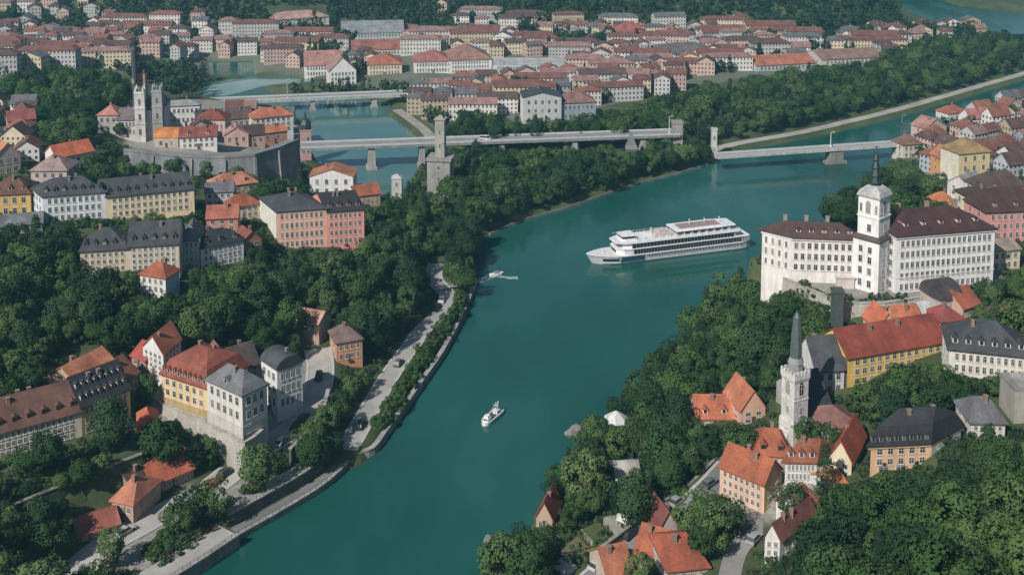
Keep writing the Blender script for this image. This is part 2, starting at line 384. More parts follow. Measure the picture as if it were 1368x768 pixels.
ROADC = {'riverside': (.36, .345, .33), 'upper': (.38, .36, .335), 'right': (.20, .20, .20), 'lane': (.26, .25, .24), 'tow': (.36, .34, .30), 'quay': (.30, .28, .25)}
kerb_m = plain('kerb_stone', (.42, .41, .39), .9)
for q, (nm, pts, w, key) in zip(road_lines, ROADS):
    h = w / 2
    ribbon(nm, q, [h, -h], [.10, .10], road_material(ROADC[key]))
    if key in ('riverside', 'upper', 'right'):
        for s_ in (1, -1):
            ribbon('kerb', q, [s_ * (h + 1.5) if s_ > 0 else s_ * h, s_ * (h + 1.5) if s_ > 0 else s_ * h][:0] + ([h + .9, h + .9, h + .02, h + .02] if s_ > 0 else [-h - .02, -h - .02, -h - .9, -h - .9]), [-.2, .22, .22, .0] if s_ > 0 else [.0, .22, .22, -.2], kerb_m)
    if key == 'right':
        L = np.concatenate([[0], np.cumsum(np.linalg.norm(np.diff(q[:, :2], axis=0), axis=1))])
        mb = MB(); s_ = 0
        while s_ < L[-1] - 4:
            a = [np.interp(s_, L, q[:, k]) for k in range(3)]; c = [np.interp(s_ + 3, L, q[:, k]) for k in range(3)]
            d = Vector((c[0] - a[0], c[1] - a[1])).normalized(); nx, ny = -d.y * .12, d.x * .12
            mb.add([(a[0] + nx, a[1] + ny, a[2] + .108), (a[0] - nx, a[1] - ny, a[2] + .108), (c[0] - nx, c[1] - ny, c[2] + .108), (c[0] + nx, c[1] + ny, c[2] + .108)], [(0, 1, 2, 3)]); s_ += 7
        tag(mb.build('road_markings', plain('road_paint', (.7, .7, .68), .8)), kind='structure')
# ------------------------------------------------------------------ buildings
FOOT = []                     # footprints kept free of trees: (centre x, y, radius, polygon)
WHITE, OFFW, CREAM, YELLOW, OCHRE = (.66, .655, .64), (.56, .545, .51), (.60, .52, .38), (.58, .40, .13), (.45, .33, .12)
PEACH, PINK, ROSE, BEIGE, GREYW, BLUEW = (.66, .42, .27), (.58, .26, .21), (.55, .36, .31), (.54, .47, .38), (.36, .36, .36), (.60, .64, .68)
ORANGE, RED, BRICK, BROWN, DKBROWN, SLATE, BLACK, GREYR, TAN = (.31, .090, .045), (.22, .056, .037), (.20, .060, .040), (.13, .062, .045), (.062, .032, .030), (.050, .054, .062), (.022, .024, .029), (.135, .14, .15), (.28, .19, .09)
FRAME = {}
def window_mesh(w, h, kind='plain'):
    k = (round(w, 1), round(h, 1), kind)
    if k not in FRAME:
        w, h = k[0], k[1]; mb = MB(); t = .14; e = .10
        for a in ((-w / 2 - t, w / 2 + t, -h / 2 - t, -h / 2), (-w / 2 - t, w / 2 + t, h / 2, h / 2 + t), (-w / 2 - t, -w / 2, -h / 2, h / 2), (w / 2, w / 2 + t, -h / 2, h / 2), (-.045, .045, -h / 2, h / 2), (-w / 2, w / 2, h * .12, h * .12 + .07)):
            mb.box(a[0], a[1], -e, 0, a[2], a[3], 0)
        mb.box(-w / 2 - .25, w / 2 + .25, -.22, 0, -h / 2 - t - .1, -h / 2 - t, 0)
        if kind == 'arch':
            n = 8; v = [(0, -.04, h / 2)] + [(w / 2 * math.cos(math.pi * i / n), -.04, h / 2 + w / 2 * math.sin(math.pi * i / n)) for i in range(n + 1)]
            mb.add(v, [(0, i, i + 1) for i in range(1, n + 1)][::1], 1)
            mb.v = [(x, y if not (abs(y + e) < 1e-6 and z > h / 2 - .01) else y, z) for x, y, z in mb.v]
        mb.add([(-w / 2, -.04, -h / 2), (w / 2, -.04, -h / 2), (w / 2, -.04, h / 2), (-w / 2, -.04, h / 2)], [(0, 1, 2, 3)], 1)
        me = bpy.data.meshes.new('window'); me.from_pydata(mb.v, [], mb.f); me.polygons.foreach_set('material_index', np.array(mb.m, 'i'))
        me.materials.append(plain('window_frame', (.50, .49, .46), .6)); me.materials.append(glassy()); FRAME[k] = me
    return FRAME[k]
def put_window(parent, me, loc, rz):
    o = bpy.data.objects.new('window', me); col.objects.link(o); o.parent = parent; o.location = loc; o.rotation_euler.z = rz; return o
def face_frame(face, L, D):
    return {'f': ((0, 0), (1, 0), 0, L), 'l': ((0, D), (0, -1), -math.pi / 2, D), 'r': ((L, 0), (0, 1), math.pi / 2, D), 'b': ((L, D), (-1, 0), math.pi, L)}[face]
def windows_on(parent, face, L, D, z0, h, floors, bays, wsize=None, margin=.06, kind='plain', store=None):
    (ox, oy), (dx, dy), rz, ln = face_frame(face, L, D)
    if not bays or not floors: return
    fh = h / floors; pw = ln * (1 - 2 * margin) / bays
    w, wh = wsize or (min(1.35, pw * .44), min(2.3, fh * .54))
    me = window_mesh(w, wh, kind)
    for i in range(floors):
        for k in range(bays):
            u = ln * margin + pw * (k + .5)
            loc = (ox + dx * u, oy + dy * u, z0 + fh * (i + .53))
            if store is not None and len(store) >= 100: store.append((me, loc, rz)); continue
            o = put_window(parent, me, loc, rz)
            if store is not None: store.append(o)
def merge_windows(parent, items):
    v = []; f = []; m = []
    for me, loc, rz in items:
        M = Matrix.Translation(loc) @ Matrix.Rotation(rz, 4, 'Z'); n = len(v)
        v += [tuple(M @ x.co) for x in me.vertices]; f += [tuple(i + n for i in p.vertices) for p in me.polygons]; m += [p.material_index for p in me.polygons]
    o = mesh_obj('windows', v, f, [plain('window_frame', (.50, .49, .46), .6), glassy()], parent, m); o['kind'] = 'stuff'; return o
def roof_mesh(kind, L, D, h, rh, o=.6):
    """roof solid over [0,L]x[0,D]; returns MB and a function giving the front-slope point for a height fraction"""
    mb = MB(); th = .35
    def rect(x0, x1, y0, y1, z): return [(x0, y0, z), (x1, y0, z), (x1, y1, z), (x0, y1, z)]
    if kind == 'gable':
        pf = [(-o, h - .15 - o * rh / (D / 2) * .6), (D / 2, h + rh), (D + o, h - .15 - o * rh / (D / 2) * .6)]
        ring = lambda x: [(x, pf[0][0], pf[0][1]), (x, pf[0][0], pf[0][1] + th), (x, pf[1][0], pf[1][1] + th), (x, pf[2][0], pf[2][1] + th), (x, pf[2][0], pf[2][1]), (x, pf[1][0], pf[1][1])]
        mb.rings([ring(-.4), ring(L + .4)])
        return mb, lambda t: (-o + (D / 2 + o) * t, pf[0][1] + th + (pf[1][1] - pf[0][1]) * t)
    if kind == 'gablex':
        pf = [(-o, h - .15 - o * rh / (L / 2) * .6), (L / 2, h + rh), (L + o, h - .15 - o * rh / (L / 2) * .6)]
        ring = lambda y: [(pf[0][0], y, pf[0][1]), (pf[0][0], y, pf[0][1] + th), (pf[1][0], y, pf[1][1] + th), (pf[2][0], y, pf[2][1] + th), (pf[2][0], y, pf[2][1]), (pf[1][0], y, pf[1][1])]
        mb.rings([ring(-.4), ring(D + .4)]); return mb, None
    rs = [rect(-o, L + o, -o, D + o, h - .25), rect(-o, L + o, -o, D + o, h + .12)]
    if kind == 'hip':
        i = min(L, D) / 2 * .96
        if L >= D: rs.append(rect(i, L - i, D / 2 - .1, D / 2 + .1, h + rh))
        else: rs.append(rect(L / 2 - .1, L / 2 + .1, i, D - i, h + rh))
    elif kind == 'halfhip':
        i = D * .22; rs.append(rect(i, L - i, D / 2 - .1, D / 2 + .1, h + rh))
    elif kind == 'mansard':
        m_ = min(L, D) * .11; i = min(L, D) / 2 * .9
        rs.append(rect(m_, L - m_, m_, D - m_, h + rh * .6))
        if L >= D: rs.append(rect(i, L - i, D / 2 - .2, D / 2 + .2, h + rh))
        else: rs.append(rect(L / 2 - .2, L / 2 + .2, i, D - i, h + rh))
    elif kind == 'pyramid': rs.append(rect(L / 2 - .1, L / 2 + .1, D / 2 - .1, D / 2 + .1, h + rh))
    elif kind == 'barrel':
        n = 10; pr = [(-.3 + (D + .6) * (1 - math.cos(math.pi * i / n)) / 2, h - .1 + rh * math.sin(math.pi * i / n)) for i in range(n + 1)]
        ring = lambda x: [(x, a, z + .3) for a, z in pr] + [(x, D / 2, h - .2)]
        mb.rings([ring(-.3), ring(L + .3)]); return mb, None
    elif kind == 'flat':
        mb.rings([rect(-.15, L + .15, -.15, D + .15, h - .1), rect(-.15, L + .15, -.15, D + .15, h + .7), rect(.35, L - .35, .35, D - .35, h + .7), rect(.35, L - .35, .35, D - .35, h + .3)]); return mb, None
    mb.rings(rs)
    i1 = rs[2]
    return mb, lambda t: (-o + (i1[0][1] + o) * t, h + .12 + (i1[0][2] - h - .12) * t)
def wall_mesh(kind, L, D, h, rh, under):
    mb = MB(); mb.box(0, L, 0, D, -under, h)
    if kind == 'gable':
        for x in (.0, L - .3): mb.rings([[(x, 0, h), (x, D / 2, h + rh), (x, D, h)], [(x + .3, 0, h), (x + .3, D / 2, h + rh), (x + .3, D, h)]])
    if kind == 'gablex':
        for y in (.0, D - .3): mb.rings([[(0, y, h), (L, y, h), (L / 2, y, h + rh)], [(0, y + .3, h), (L, y + .3, h), (L / 2, y + .3, h + rh)]])
    return mb
def chimney(roof, x, y, z, s=.9, hh=2.0, c=(.30, .20, .16)):
    mb = MB(); mb.box(-s / 2, s / 2, -s / 2, s / 2, -2.2, hh); mb.box(-s / 2 - .12, s / 2 + .12, -s / 2 - .12, s / 2 + .12, hh, hh + .22)
    mb.build('chimney', stone(c), roof, loc=(x, y, z))
def dormer(roof, x, y, z, rise, wallc, roofc, w=1.5, hh=1.5, rz=0):
    """rise: roof slope dz/dy at the dormer"""
    dp = (hh + .8) / max(rise, .3) + .3; mb = MB()
    mb.box(-w / 2, w / 2, 0, dp, -.6, hh, 0)
    e = .18; mb.rings([[(-w / 2 - e, -e, hh - .05), (0, -e, hh + .65), (w / 2 + e, -e, hh - .05)], [(-w / 2 - e, dp + .4, hh - .05), (0, dp + .4, hh + .65), (w / 2 + e, dp + .4, hh - .05)]], 1)
    o = mb.build('dormer', [plaster(wallc), tile(roofc)], roof, loc=(x, y, z), rotz=rz)
    p = MB(); p.box(-w * .3, w * .3, -.06, 0, .15, hh - .2); p.build('pane', glassy(), o) if False else None
    q = MB(); q.add([(-w * .32, -.03, .1), (w * .32, -.03, .1), (w * .32, -.03, hh - .2), (-w * .32, -.03, hh - .2)], [(0, 1, 2, 3)], 2)
    me = o.data; me.materials.append(glassy()); bm = bmesh.new(); bm.from_mesh(me)
    vs = [bm.verts.new(v) for v in q.v]; fc = bm.faces.new(vs); fc.material_index = 2; bm.to_mesh(me); bm.free()
def hpx_to_m(hpx, loc):
    p = np.array([[loc[0], loc[1], loc[2]], [loc[0], loc[1], loc[2] + 1]]); y = project(p)[1]; return hpx / (y[0] - y[1])
def frame_ab(A, B, z=None):
    a = g1(*A) if z is None else Vector(P(A[0], A[1], z)); b_ = Vector(P(B[0], B[1], a.z)); d = b_ - a
    return a, d.length, math.atan2(d.y, d.x)
def foot(a, L, D, rz, m=1.5, sk=0.0):
    c, s = math.cos(rz), math.sin(rz)
    poly = [(a.x + (x + sk * y) * c - y * s, a.y + (x + sk * y) * s + y * c) for x, y in ((-m, -m), (L + m, -m), (L + m, D + m), (-m, D + m))]
    FOOT.append((a.x + ((L + sk * D) * c - D * s) / 2, a.y + ((L + sk * D) * s + D * c) / 2, math.hypot(L + abs(sk) * D, D) / 2 + m, np.array(poly)))
def B(name, label, A, Bp, hpx, D, roof='gable', rh=4.0, wall=WHITE, roofc=RED, floors=3, bays=6, side=2, dorm=0, chim=1, left=None, right=None, z=None, cat='house', under=8, group=None,
      arch=0, cornice=False, C=None, wsize=None, door=True, o=.6, drows=1, dormc=None, back=False, base=0.0, plinth=None):
    a, L, rz = frame_ab(A, Bp, z); h = hpx_to_m(hpx, a)
    c, s = math.cos(rz), math.sin(rz); sk = 0.0
    if C is not None:                # skewed plan: the third base corner sets depth and lean of the side walls
        q = Vector(P(C[0], C[1], a.z)) - a; D = max(5.0, -q.x * s + q.y * c); sk = max(-2.2, min(2.2, (q.x * c + q.y * s) / D))
    root = empty(name, (a.x + (L * c - D * s) / 2, a.y + (L * s + D * c) / 2, a.z), rz); tag(root, label, cat, group)
    foot(a, L, D, rz, 1.5, sk)
    off = Vector((-L / 2, -D / 2, 0))
    def shift(ob): ob.location = Vector(ob.location) + off; return ob
    w = shift(wall_mesh(roof, L, D, h, rh, under).build('wall', plaster(wall), root))
    rm, slope = roof_mesh(roof, L, D, h, rh, o)
    r = shift(rm.build('roof', tile(roofc), root))
    for cc, x0, x1 in ((left, -.06, -.003), (right, L + .003, L + .06)):
        if cc:
            mb = MB(); mb.box(x0, x1, 0, D, -under, h - .3)
            shift(mb.build('end_wall', plaster(cc), root))
    if cornice:
        mb = MB()
        for y0, y1 in ((-.35, -.005), (D + .005, D + .35)): mb.box(-.35, L + .35, y0, y1, h - .8, h - .27)
        for x0, x1 in ((-.35, -.005), (L + .005, L + .35)): mb.box(x0, x1, 0, D, h - .8, h - .27)
        shift(mb.build('cornice', plaster(mul(wall, .95)), root))
    if plinth:
        mb = MB(); mb.box(-.12, L + .12, -.12, -.004, -under, h * plinth[0]); mb.box(-.12, -.004, 0, D, -under, h * plinth[0]); mb.box(L + .004, L + .12, 0, D, -under, h * plinth[0])
        shift(mb.build('plinth', plaster(plinth[1]), root))
    st = []; n0 = len(root.children)
    f0 = floors
    hz = h - .5
    for fc, n in (('f', bays), ('l', side), ('r', side)) + ((('b', bays),) if back else ()):
        if arch and fc == 'f':
            windows_on(root, fc, L, D, hz * .08, hz / f0, 1, arch, (min(2.6, L / arch * .45), hz / f0 * .5), .08, 'arch', st)
            windows_on(root, fc, L, D, hz / f0, hz - hz / f0, f0 - 1, n, wsize, .06, 'plain', st)
        else: windows_on(root, fc, L, D, base, hz - base, f0, n, wsize, .06 if fc in 'fb' else .1, 'plain', st)
    extra = [i for i in st if isinstance(i, tuple)]
    for i in st:
        if not isinstance(i, tuple): shift(i)
    if extra: shift(merge_windows(root, extra))
    if door and floors:
        mb = MB(); dw = 1.3; dx = L * .5 + .2
        mb.box(dx - dw / 2, dx + dw / 2, -.08, -.004, 0, 2.3); mb.box(dx - dw / 2 - .2, dx + dw / 2 + .2, -.6, -.004, -.3, 0)
        shift(mb.build('door', plain('door_wood', (.09, .055, .035), .6), root))
    if dorm and slope:
        for row in range(drows):
            t = .22 + .36 * row
            y, z_ = slope(t); y2, z2 = slope(t + .2); rise = (z2 - z_) / max(y2 - y, .05)
            for i in range(dorm):
                dormer(r, L * (i + .5 + .0) / dorm if dorm > 1 else L * .5, y, z_, rise, dormc or wall, roofc, min(1.5, L / dorm * .5), 1.35)
    rr = random.Random(hash(name + label) % 10 ** 6 if False else sum(map(ord, label)))
    for i in range(chim):
        if roof == 'gablex': chimney(r, L * (.3 + .4 * rr.random()), D * (.25 + .5 * rr.random()), h + rh * .6)
        elif roof == 'flat': chimney(r, L * (.2 + .6 * rr.random()), D * .6, h + .4)
        else:
            t = .30 + .4 * (i + rr.random()) / max(chim, 1); chimney(r, L * t, D * (.5 + .12 * rr.choice((-1, 1))), h + rh * (.72 if roof != 'pyramid' else .4))
    if sk:
        done = set()
        for ch in root.children:
            if ch.name.split('.')[0] == 'window':
                y = ch.location.y + D / 2; ch.location.x += sk * y; e = ch.rotation_euler
                if abs(abs(e.z) - math.pi / 2) < .01: e.z = math.atan2(-1, -sk) if e.z < 0 else math.atan2(1, sk)
            else:
                for v in ch.data.vertices: v.co.x += sk * v.co.y
                for g in ch.children: g.location.x += sk * g.location.y
    return root, L, D, h, r
# ---- left bank, upper slope
zt = g1(142, 292).z
B('barracks', 'long white three storey block with a dark grey hipped roof above the lawn, joined to a cream wing', (58, 299), (142, 292), 36, 15, 'hip', 5.5, BLUEW, SLATE, 3, 9, 3, chim=2, cat='building', dorm=7, C=(44, 287), dormc=(.16, .165, .17), z=zt)
B('barracks', 'long cream yellow three storey wing with a dark grey roof continuing the white block beside the lawn', (142, 292), (260, 280), 29, 15, 'gable', 5.2, (.68, .56, .37), SLATE, 3, 13, 3, chim=2, cat='building', dorm=10, C=(128, 280), dormc=(.16, .165, .17), z=zt)
B('town_house', 'mustard yellow house with a dark brown roof at the far left edge of the photo', (-14, 291), (42, 288), 30, 14, 'hip', 5.5, YELLOW, BROWN, 2, 4, 2, dorm=3)
B('storage_hall', 'long low dark grey roofed hall below the mustard yellow house', (-30, 316), (57, 307), 10, 12, 'gable', 2.4, GREYW, GREYR, 1, 5, 1, chim=0, cat='building')
zt = g1(172, 362).z
B('terrace_block', 'long beige terraced block with a dark slate roof and rows of windows above the wooded slope', (108, 366), (172, 362), 30, 15, 'hip', 6.0, (.58, .48, .34), SLATE, 3, 7, 2, dorm=5, cat='building', dormc=(.16, .165, .17), z=zt)
B('terrace_block', 'beige grey block of four window rows under a dark slate roof joined to the long beige terrace', (172, 362), (240, 358), 33, 15, 'gable', 6.2, (.58, .50, .42), SLATE, 4, 8, 2, dorm=5, cat='building', dormc=(.16, .165, .17), z=zt)
B('town_house', 'narrow pale house with a pointed dark grey gable between the beige terrace and the black roofed house', (240, 361), (267, 360), 39, 13, 'hip', 5.0, (.50, .47, .44), GREYR, 4, 4, 2)
B('town_house', 'white bluish house with a black roof and a small centre gable beside the narrow pale house', (269, 361), (326, 349), 29, 13, 'hip', 4.2, (.60, .64, .68), BLACK, 3, 8, 3, dorm=3, dormc=(.16, .165, .17))
B('villa', 'small white house with an orange hipped roof standing alone among trees below the beige terrace', (188, 398), (222, 404), 32, 13, 'hip', 3.6, WHITE, ORANGE, 3, 4, 3, right=(.40, .44, .50), C=(207, 386))  # right end wall coloured blue grey: shade on that side put into its colour
zt = g1(405, 332).z
B('tenement', 'big peach pink tenement with a slate roof and a whitewashed end wall above the trees', (370, 334), (437, 329), 51, 15, 'hip', 5.0, (.66, .38, .29), SLATE, 4, 9, 0, dorm=0, chim=3, left=(.64, .62, .58), cat='building', C=(348, 314), z=zt)
B('tenement', 'deep pink tenement with a black slate roof joined to the right of the peach pink one', (437, 329), (487, 325), 46, 15, 'gable', 5.0, (.66, .27, .22), BLACK, 4, 7, 2, dorm=4, chim=3, cat='building', C=(414, 309), z=zt)
B('roof_garden_house', 'white house with an orange roof terrace of plants behind the pink tenements', (414, 262), (472, 262), 26, 13, 'gablex', 3.5, WHITE, (.40, .16, .08), 2, 4, 2)
B('town_house', 'brown brick house with a striped orange roof behind the deep pink tenement', (474, 276), (508, 272), 14, 10, 'gable', 3.6, (.40, .27, .18), ORANGE, 2, 5, 2)
B('town_house', 'low salmon coloured house with a red roof squeezed left of the pink tenement', (276, 310), (318, 308), 18, 10, 'gable', 3.6, (.50, .24, .19), (.36, .12, .08), 2, 3, 2)
B('town_house', 'cream house with a bright orange hipped roof left of the peach pink tenement', (303, 296), (348, 288), 17, 10, 'hip', 3.8, CREAM, ORANGE, 2, 5, 2)
B('town_house', 'small brick red house tucked below the cream house with the bright orange roof', (324, 340), (350, 334), 16, 9, 'gablex', 3.4, (.40, .17, .12), BRICK, 2, 2, 2)
B('town_house', 'long house with a faded orange red roof below the grey fortress wall', (285, 262), (344, 254), 11, 12, 'hip', 4.4, (.44, .32, .26), (.40, .16, .10), 1, 6, 2, dorm=2)
B('town_house', 'small grey house with a pale blue end wall below the faded orange red roof', (274, 276), (312, 274), 19, 9, 'gable', 2.6, (.40, .44, .50), GREYR, 2, 4, 2)
# ---- left bank, church quarter behind the fortress
B('parish_house', 'grey square house with a salmon hipped roof left of the twin towered church', (131, 178), (158, 178), 24, 12, 'hip', 4.6, (.42, .39, .36), (.44, .20, .15), 2, 3, 2)
B('parish_house', 'grey roofed house between the salmon roofed square house and the church', (156, 182), (183, 182), 22, 16, 'gable', 4.6, (.50, .48, .44), (.16, .13, .13), 2, 5, 2)
B('town_house', 'white hall with a pale grey roof right of the church by the water', (228, 168), (268, 166), 26, 14, 'hip', 2.0, WHITE, (.30, .30, .30), 2, 6, 2)
B('town_house', 'pinkish house with a red hipped roof and a row of tall windows behind the striped red roof', (260, 178), (301, 178), 18, 14, 'hip', 4.2, (.56, .42, .36), RED, 1, 7, 2)
B('barrel_hall', 'hall with a bright orange barrel roof above the fortress wall', (206, 197), (238, 197), 12, 12, 'barrel', 4.2, (.46, .38, .32), (.55, .21, .06), 1, 2, 1, chim=0)
B('town_house', 'white house with a striped dark red roof above the fortress wall', (240, 199), (290, 196), 15, 12, 'gable', 4.0, WHITE, (.24, .07, .055), 2, 6, 2, dorm=2)
B('town_house', 'white house with half timbered walls and an orange red roof near the river bend', (338, 180), (392, 174), 21, 14, 'hip', 4.4, WHITE, (.42, .14, .075), 3, 7, 2)
B('town_house', 'pinkish stepped house with a rose roof in the middle of the church quarter', (300, 193), (332, 191), 12, 11, 'gablex', 4.0, ROSE, (.40, .22, .19), 1, 3, 2)
B('town_house', 'brown house with a steep dark roof beside the rose roofed stepped house', (326, 195), (354, 193), 14, 10, 'gable', 4.4, (.38, .28, .22), DKBROWN, 1, 3, 1)
B('town_house', 'small orange brick house at the right end of the fortress wall walk', (352, 192), (384, 188), 14, 9, 'gable', 3.0, (.46, .22, .13), (.40, .16, .09), 1, 4, 1)
B('town_house', 'dark roofed house with a steep brown gable behind the pinkish house', (302, 172), (336, 170), 13, 12, 'gable', 5.4, (.34, .28, .24), (.10, .06, .055), 1, 4, 1)
B('town_house', 'white walled house with a long vermilion roof at the left above the hedge', (76, 226), (126, 216), 15, 13, 'gable', 4.4, WHITE, (.46, .12, .055), 1, 6, 2)
B('town_house', 'pinkish grey house with a hipped stone coloured roof left of the vermilion roof', (42, 250), (90, 250), 22, 14, 'hip', 5.2, (.48, .37, .36), (.30, .22, .20), 2, 4, 2)
B('town_house', 'grey gabled house with an orange roof at the left edge above the mustard house', (-6, 236), (28, 230), 25, 13, 'gablex', 5.5, (.40, .34, .31), (.46, .19, .09), 2, 3, 2)
B('town_house', 'dark grey house with a brick red roof among trees at the left edge', (11, 176), (48, 172), 14, 12, 'gable', 4.0, (.28, .24, .23), (.26, .075, .06), 2, 4, 2)
# ---- left bank, lower quarter
zt = g1(110, 583).z
B('curved_terrace', 'long terrace with a brown tiled roof and cream wall running in from the left edge', (-70, 634), (110, 583), 37, 13.5, 'gable', 6.6, (.62, .56, .46), BROWN, 3, 20, 2, dorm=9, chim=4, cat='building', dormc=BROWN, z=zt)
B('curved_terrace', 'terrace with a black roof, two rows of white dormers and an ochre yellow wall', (110, 583), (175, 556), 39, 13.5, 'gable', 6.6, (.58, .47, .20), BLACK, 3, 9, 2, dorm=8, drows=2, dormc=(.55, .55, .55), chim=2, cat='building', z=zt)
B('town_house', 'house with a broad faded orange roof behind the black roofed terrace', (108, 529), (160, 500), 12, 15, 'gable', 4.6, (.44, .32, .24), (.42, .16, .09), 1, 4, 2)
B('town_house', 'house with a brown slanting roof at the right end of the black roofed terrace', (165, 532), (186, 516), 20, 12, 'gable', 4.6, (.44, .33, .24), (.22, .085, .055), 2, 3, 2)
B('villa', 'tall white house with an orange brown roof on the slope behind the yellow mansard house', (192, 493), (219, 505), 31, 13, 'gablex', 4.6, WHITE, (.36, .12, .065), 4, 4, 4, C=(216, 472))
B('mansard_house', 'cream yellow house with a big brick red mansard roof and white dormers on stone terrace', (217, 541), (278, 562), 42, 17, 'mansard', 7.5, (.66, .49, .27), (.24, .07, .045), 3, 6, 4, dorm=9, dormc=(.55, .50, .46), chim=2, cat='house', plinth=(.3, (.38, .29, .15)))
B('corner_house', 'pale grey stuccoed corner house with a grey slate hipped roof on the stone terrace', (278, 563), (325, 586), 56, 9, 'hip', 4.6, (.56, .54, .51), GREYR, 3, 5, 3, dorm=1, chim=1, cornice=True, plinth=(.27, (.46, .43, .40)))
B('town_house', 'house with a jumble of brown red roofs behind the brick red mansard house', (283, 512), (316, 504), 16, 11, 'gablex', 5, (.42, .26, .19), (.26, .08, .055), 1, 3, 2)
B('town_house', 'low house with a red roof wedged behind the grey slate corner house', (296, 530), (330, 522), 13, 10, 'gable', 4.5, (.40, .26, .20), (.30, .075, .05), 1, 3, 1)
B('town_house', 'house with a cream gable and a brown black roof left of the white house with the curved roof', (314, 510), (347, 500), 16, 12, 'gable', 5.0, (.50, .40, .30), (.085, .06, .055), 2, 3, 2)
B('town_house', 'small house with a red roof left of the tall white house', (176, 486), (195, 494), 12, 9, 'gable', 3.2, (.40, .20, .15), (.34, .07, .05), 1, 2, 1)
B('prow_house', 'tall white house with a rounded dark slate roof and a shaded side facing the bend of the road', (350, 534), (371, 549), 52, 9, 'barrel', 3.4, (.66, .66, .66), (.06, .07, .075), 3, 3, 4)
B('gatehouse', 'small orange plastered house with a grey brown hipped roof beside the upper road', (450, 484), (484, 478), 26, 10, 'hip', 4.2, (.50, .24, .12), (.17, .12, .11), 2, 4, 2, right=(.62, .56, .42))
B('garden_shed', 'small round topped orange roofed hut in the yard below the black roofed terrace', (186, 581), (210, 577), 11, 8, 'hip', 3.0, (.42, .28, .2), (.42, .11, .055), 1, 2, 1, chim=0)
B('boat_house', 'low house with a salmon hipped roof at the foot of the hedge wall by the quay road', (150, 684), (178, 690), 16, 12, 'halfhip', 4.2, (.44, .30, .22), (.42, .16, .10), 1, 3, 2)
B('boat_house', 'low house with a dark brown roof between the salmon roofed and the red roofed quay houses', (182, 670), (204, 657), 13, 11, 'gable', 3.8, (.30, .22, .18), (.085, .05, .042), 1, 3, 2)
B('boat_house', 'long low house with an orange red tiled roof beside the quay road', (204, 661), (259, 637), 13, 12, 'gable', 4.2, (.34, .26, .21), (.38, .105, .055), 1, 6, 2)
B('garden_shed', 'long low shed with a rusty red roof beside the quay road, lowest on the left bank', (104, 724), (160, 706), 8, 9, 'gable', 2.2, (.24, .16, .12), (.27, .085, .06), 1, 4, 1, chim=0)
B('garden_shed', 'small brick red roofed hut in the woods above the orange plastered house', (466, 404), (478, 402), 9, 6, 'gable', 2.2, (.36, .2, .15), (.36, .10, .06), 1, 1, 1, chim=0)
B('garden_shed', 'low pink roofed hut among the trees left of the orange plastered house', (388, 434), (426, 441), 9, 8, 'gable', 2.6, (.40, .28, .22), (.42, .22, .16), 1, 3, 1, chim=0)
# ---- right bank, castle hill foot
B('abbey_house', 'long yellow house with a big brick red roof below the castle', (1131, 518), (1264, 494), 40, 15, 'gable', 5.6, (.66, .45, .13), (.23, .052, .033), 3, 12, 0, dorm=0, chim=2, left=(.10, .08, .06), cat='building')
B('town_house', 'white house with a steep dark grey roof at the left end of the long yellow house', (1089, 530), (1127, 526), 34, 13, 'gable', 7.5, (.58, .58, .57), (.075, .078, .085), 2, 3, 2)
B('abbey_house', 'white two storey building with a dark slate hipped roof at the right edge below the castle', (1266, 512), (1372, 524), 46, 16, 'hip', 6.6, (.64, .60, .52), SLATE, 3, 10, 3, dorm=6, cat='building')
B('stone_tower_block', 'grey stone block below the white slate roofed building at the right edge', (1354, 566), (1404, 566), 44, 9, 'flat', 1, (.34, .32, .29), (.30, .29, .27), 0, 0, 0, chim=0, door=False, cat='building')
B('mansion', 'peach mansion with a tall black slate mansard roof above the bottom right wood', (1162, 638), (1243, 634), 43, 17, 'mansard', 7.6, (.66, .41, .25), (.030, .031, .037), 3, 5, 3, dorm=8, dormc=(.25, .25, .26), right=(.48, .52, .57), chim=2, arch=3, cat='building', cornice=True, C=(1203, 616))  # right end wall's bluish colour holds the shade on that side
B('villa', 'small white house with a grey hipped roof right of the peach mansion', (1296, 586), (1342, 587), 22, 11, 'halfhip', 4.4, (.60, .56, .52), (.13, .13, .14), 2, 5, 2)
B('tenement', 'peach three storey house with an orange roof and grey painted left third above the lane', (961, 668), (1020, 694), 46, 15, 'gable', 4.4, (.66, .43, .31), (.34, .10, .047), 4, 7, 2, right=(.60, .46, .22), dorm=0, chim=2, C=(985, 648))
B('town_house', 'cream house with an orange roof broken by a dark arched dormer', (1008, 630), (1054, 634), 24, 12, 'halfhip', 4.6, (.54, .46, .36), (.34, .105, .05), 2, 4, 2, dorm=2, dormc=(.08, .06, .05))
B('town_house', 'white house with a brown orange tiled roof in the row above the lane', (1048, 654), (1090, 655), 38, 13, 'halfhip', 4.8, WHITE, (.26, .085, .045), 3, 7, 2, dorm=3, C=(1074, 638))
B('town_house', 'cream gabled house with a rust orange roof left of the peach mansion', (1107, 632), (1137, 640), 22, 16, 'gablex', 5.0, (.64, .56, .42), (.36, .085, .04), 2, 2, 2, dorm=0)
B('stepped_house', 'narrow white gabled house under a long dark red roof beside the bottom right wood', (1021, 754), (1041, 756), 36, 10, 'gablex', 3.6, WHITE, (.22, .085, .065), 3, 2, 4, chim=2, C=(1068, 718))
B('stepped_house', 'narrow house with a faded red roof near the top of the stepped row beside the wood', (1070, 698), (1090, 682), 14, 7, 'gable', 2.6, WHITE, (.32, .12, .08), 1, 2, 1, chim=0)
B('garden_shed', 'small hut with a flat orange roof at the top of the stepped row beside the wood', (1106, 660), (1131, 654), 8, 7, 'gable', 1.6, WHITE, (.46, .17, .08), 1, 2, 1, chim=0)
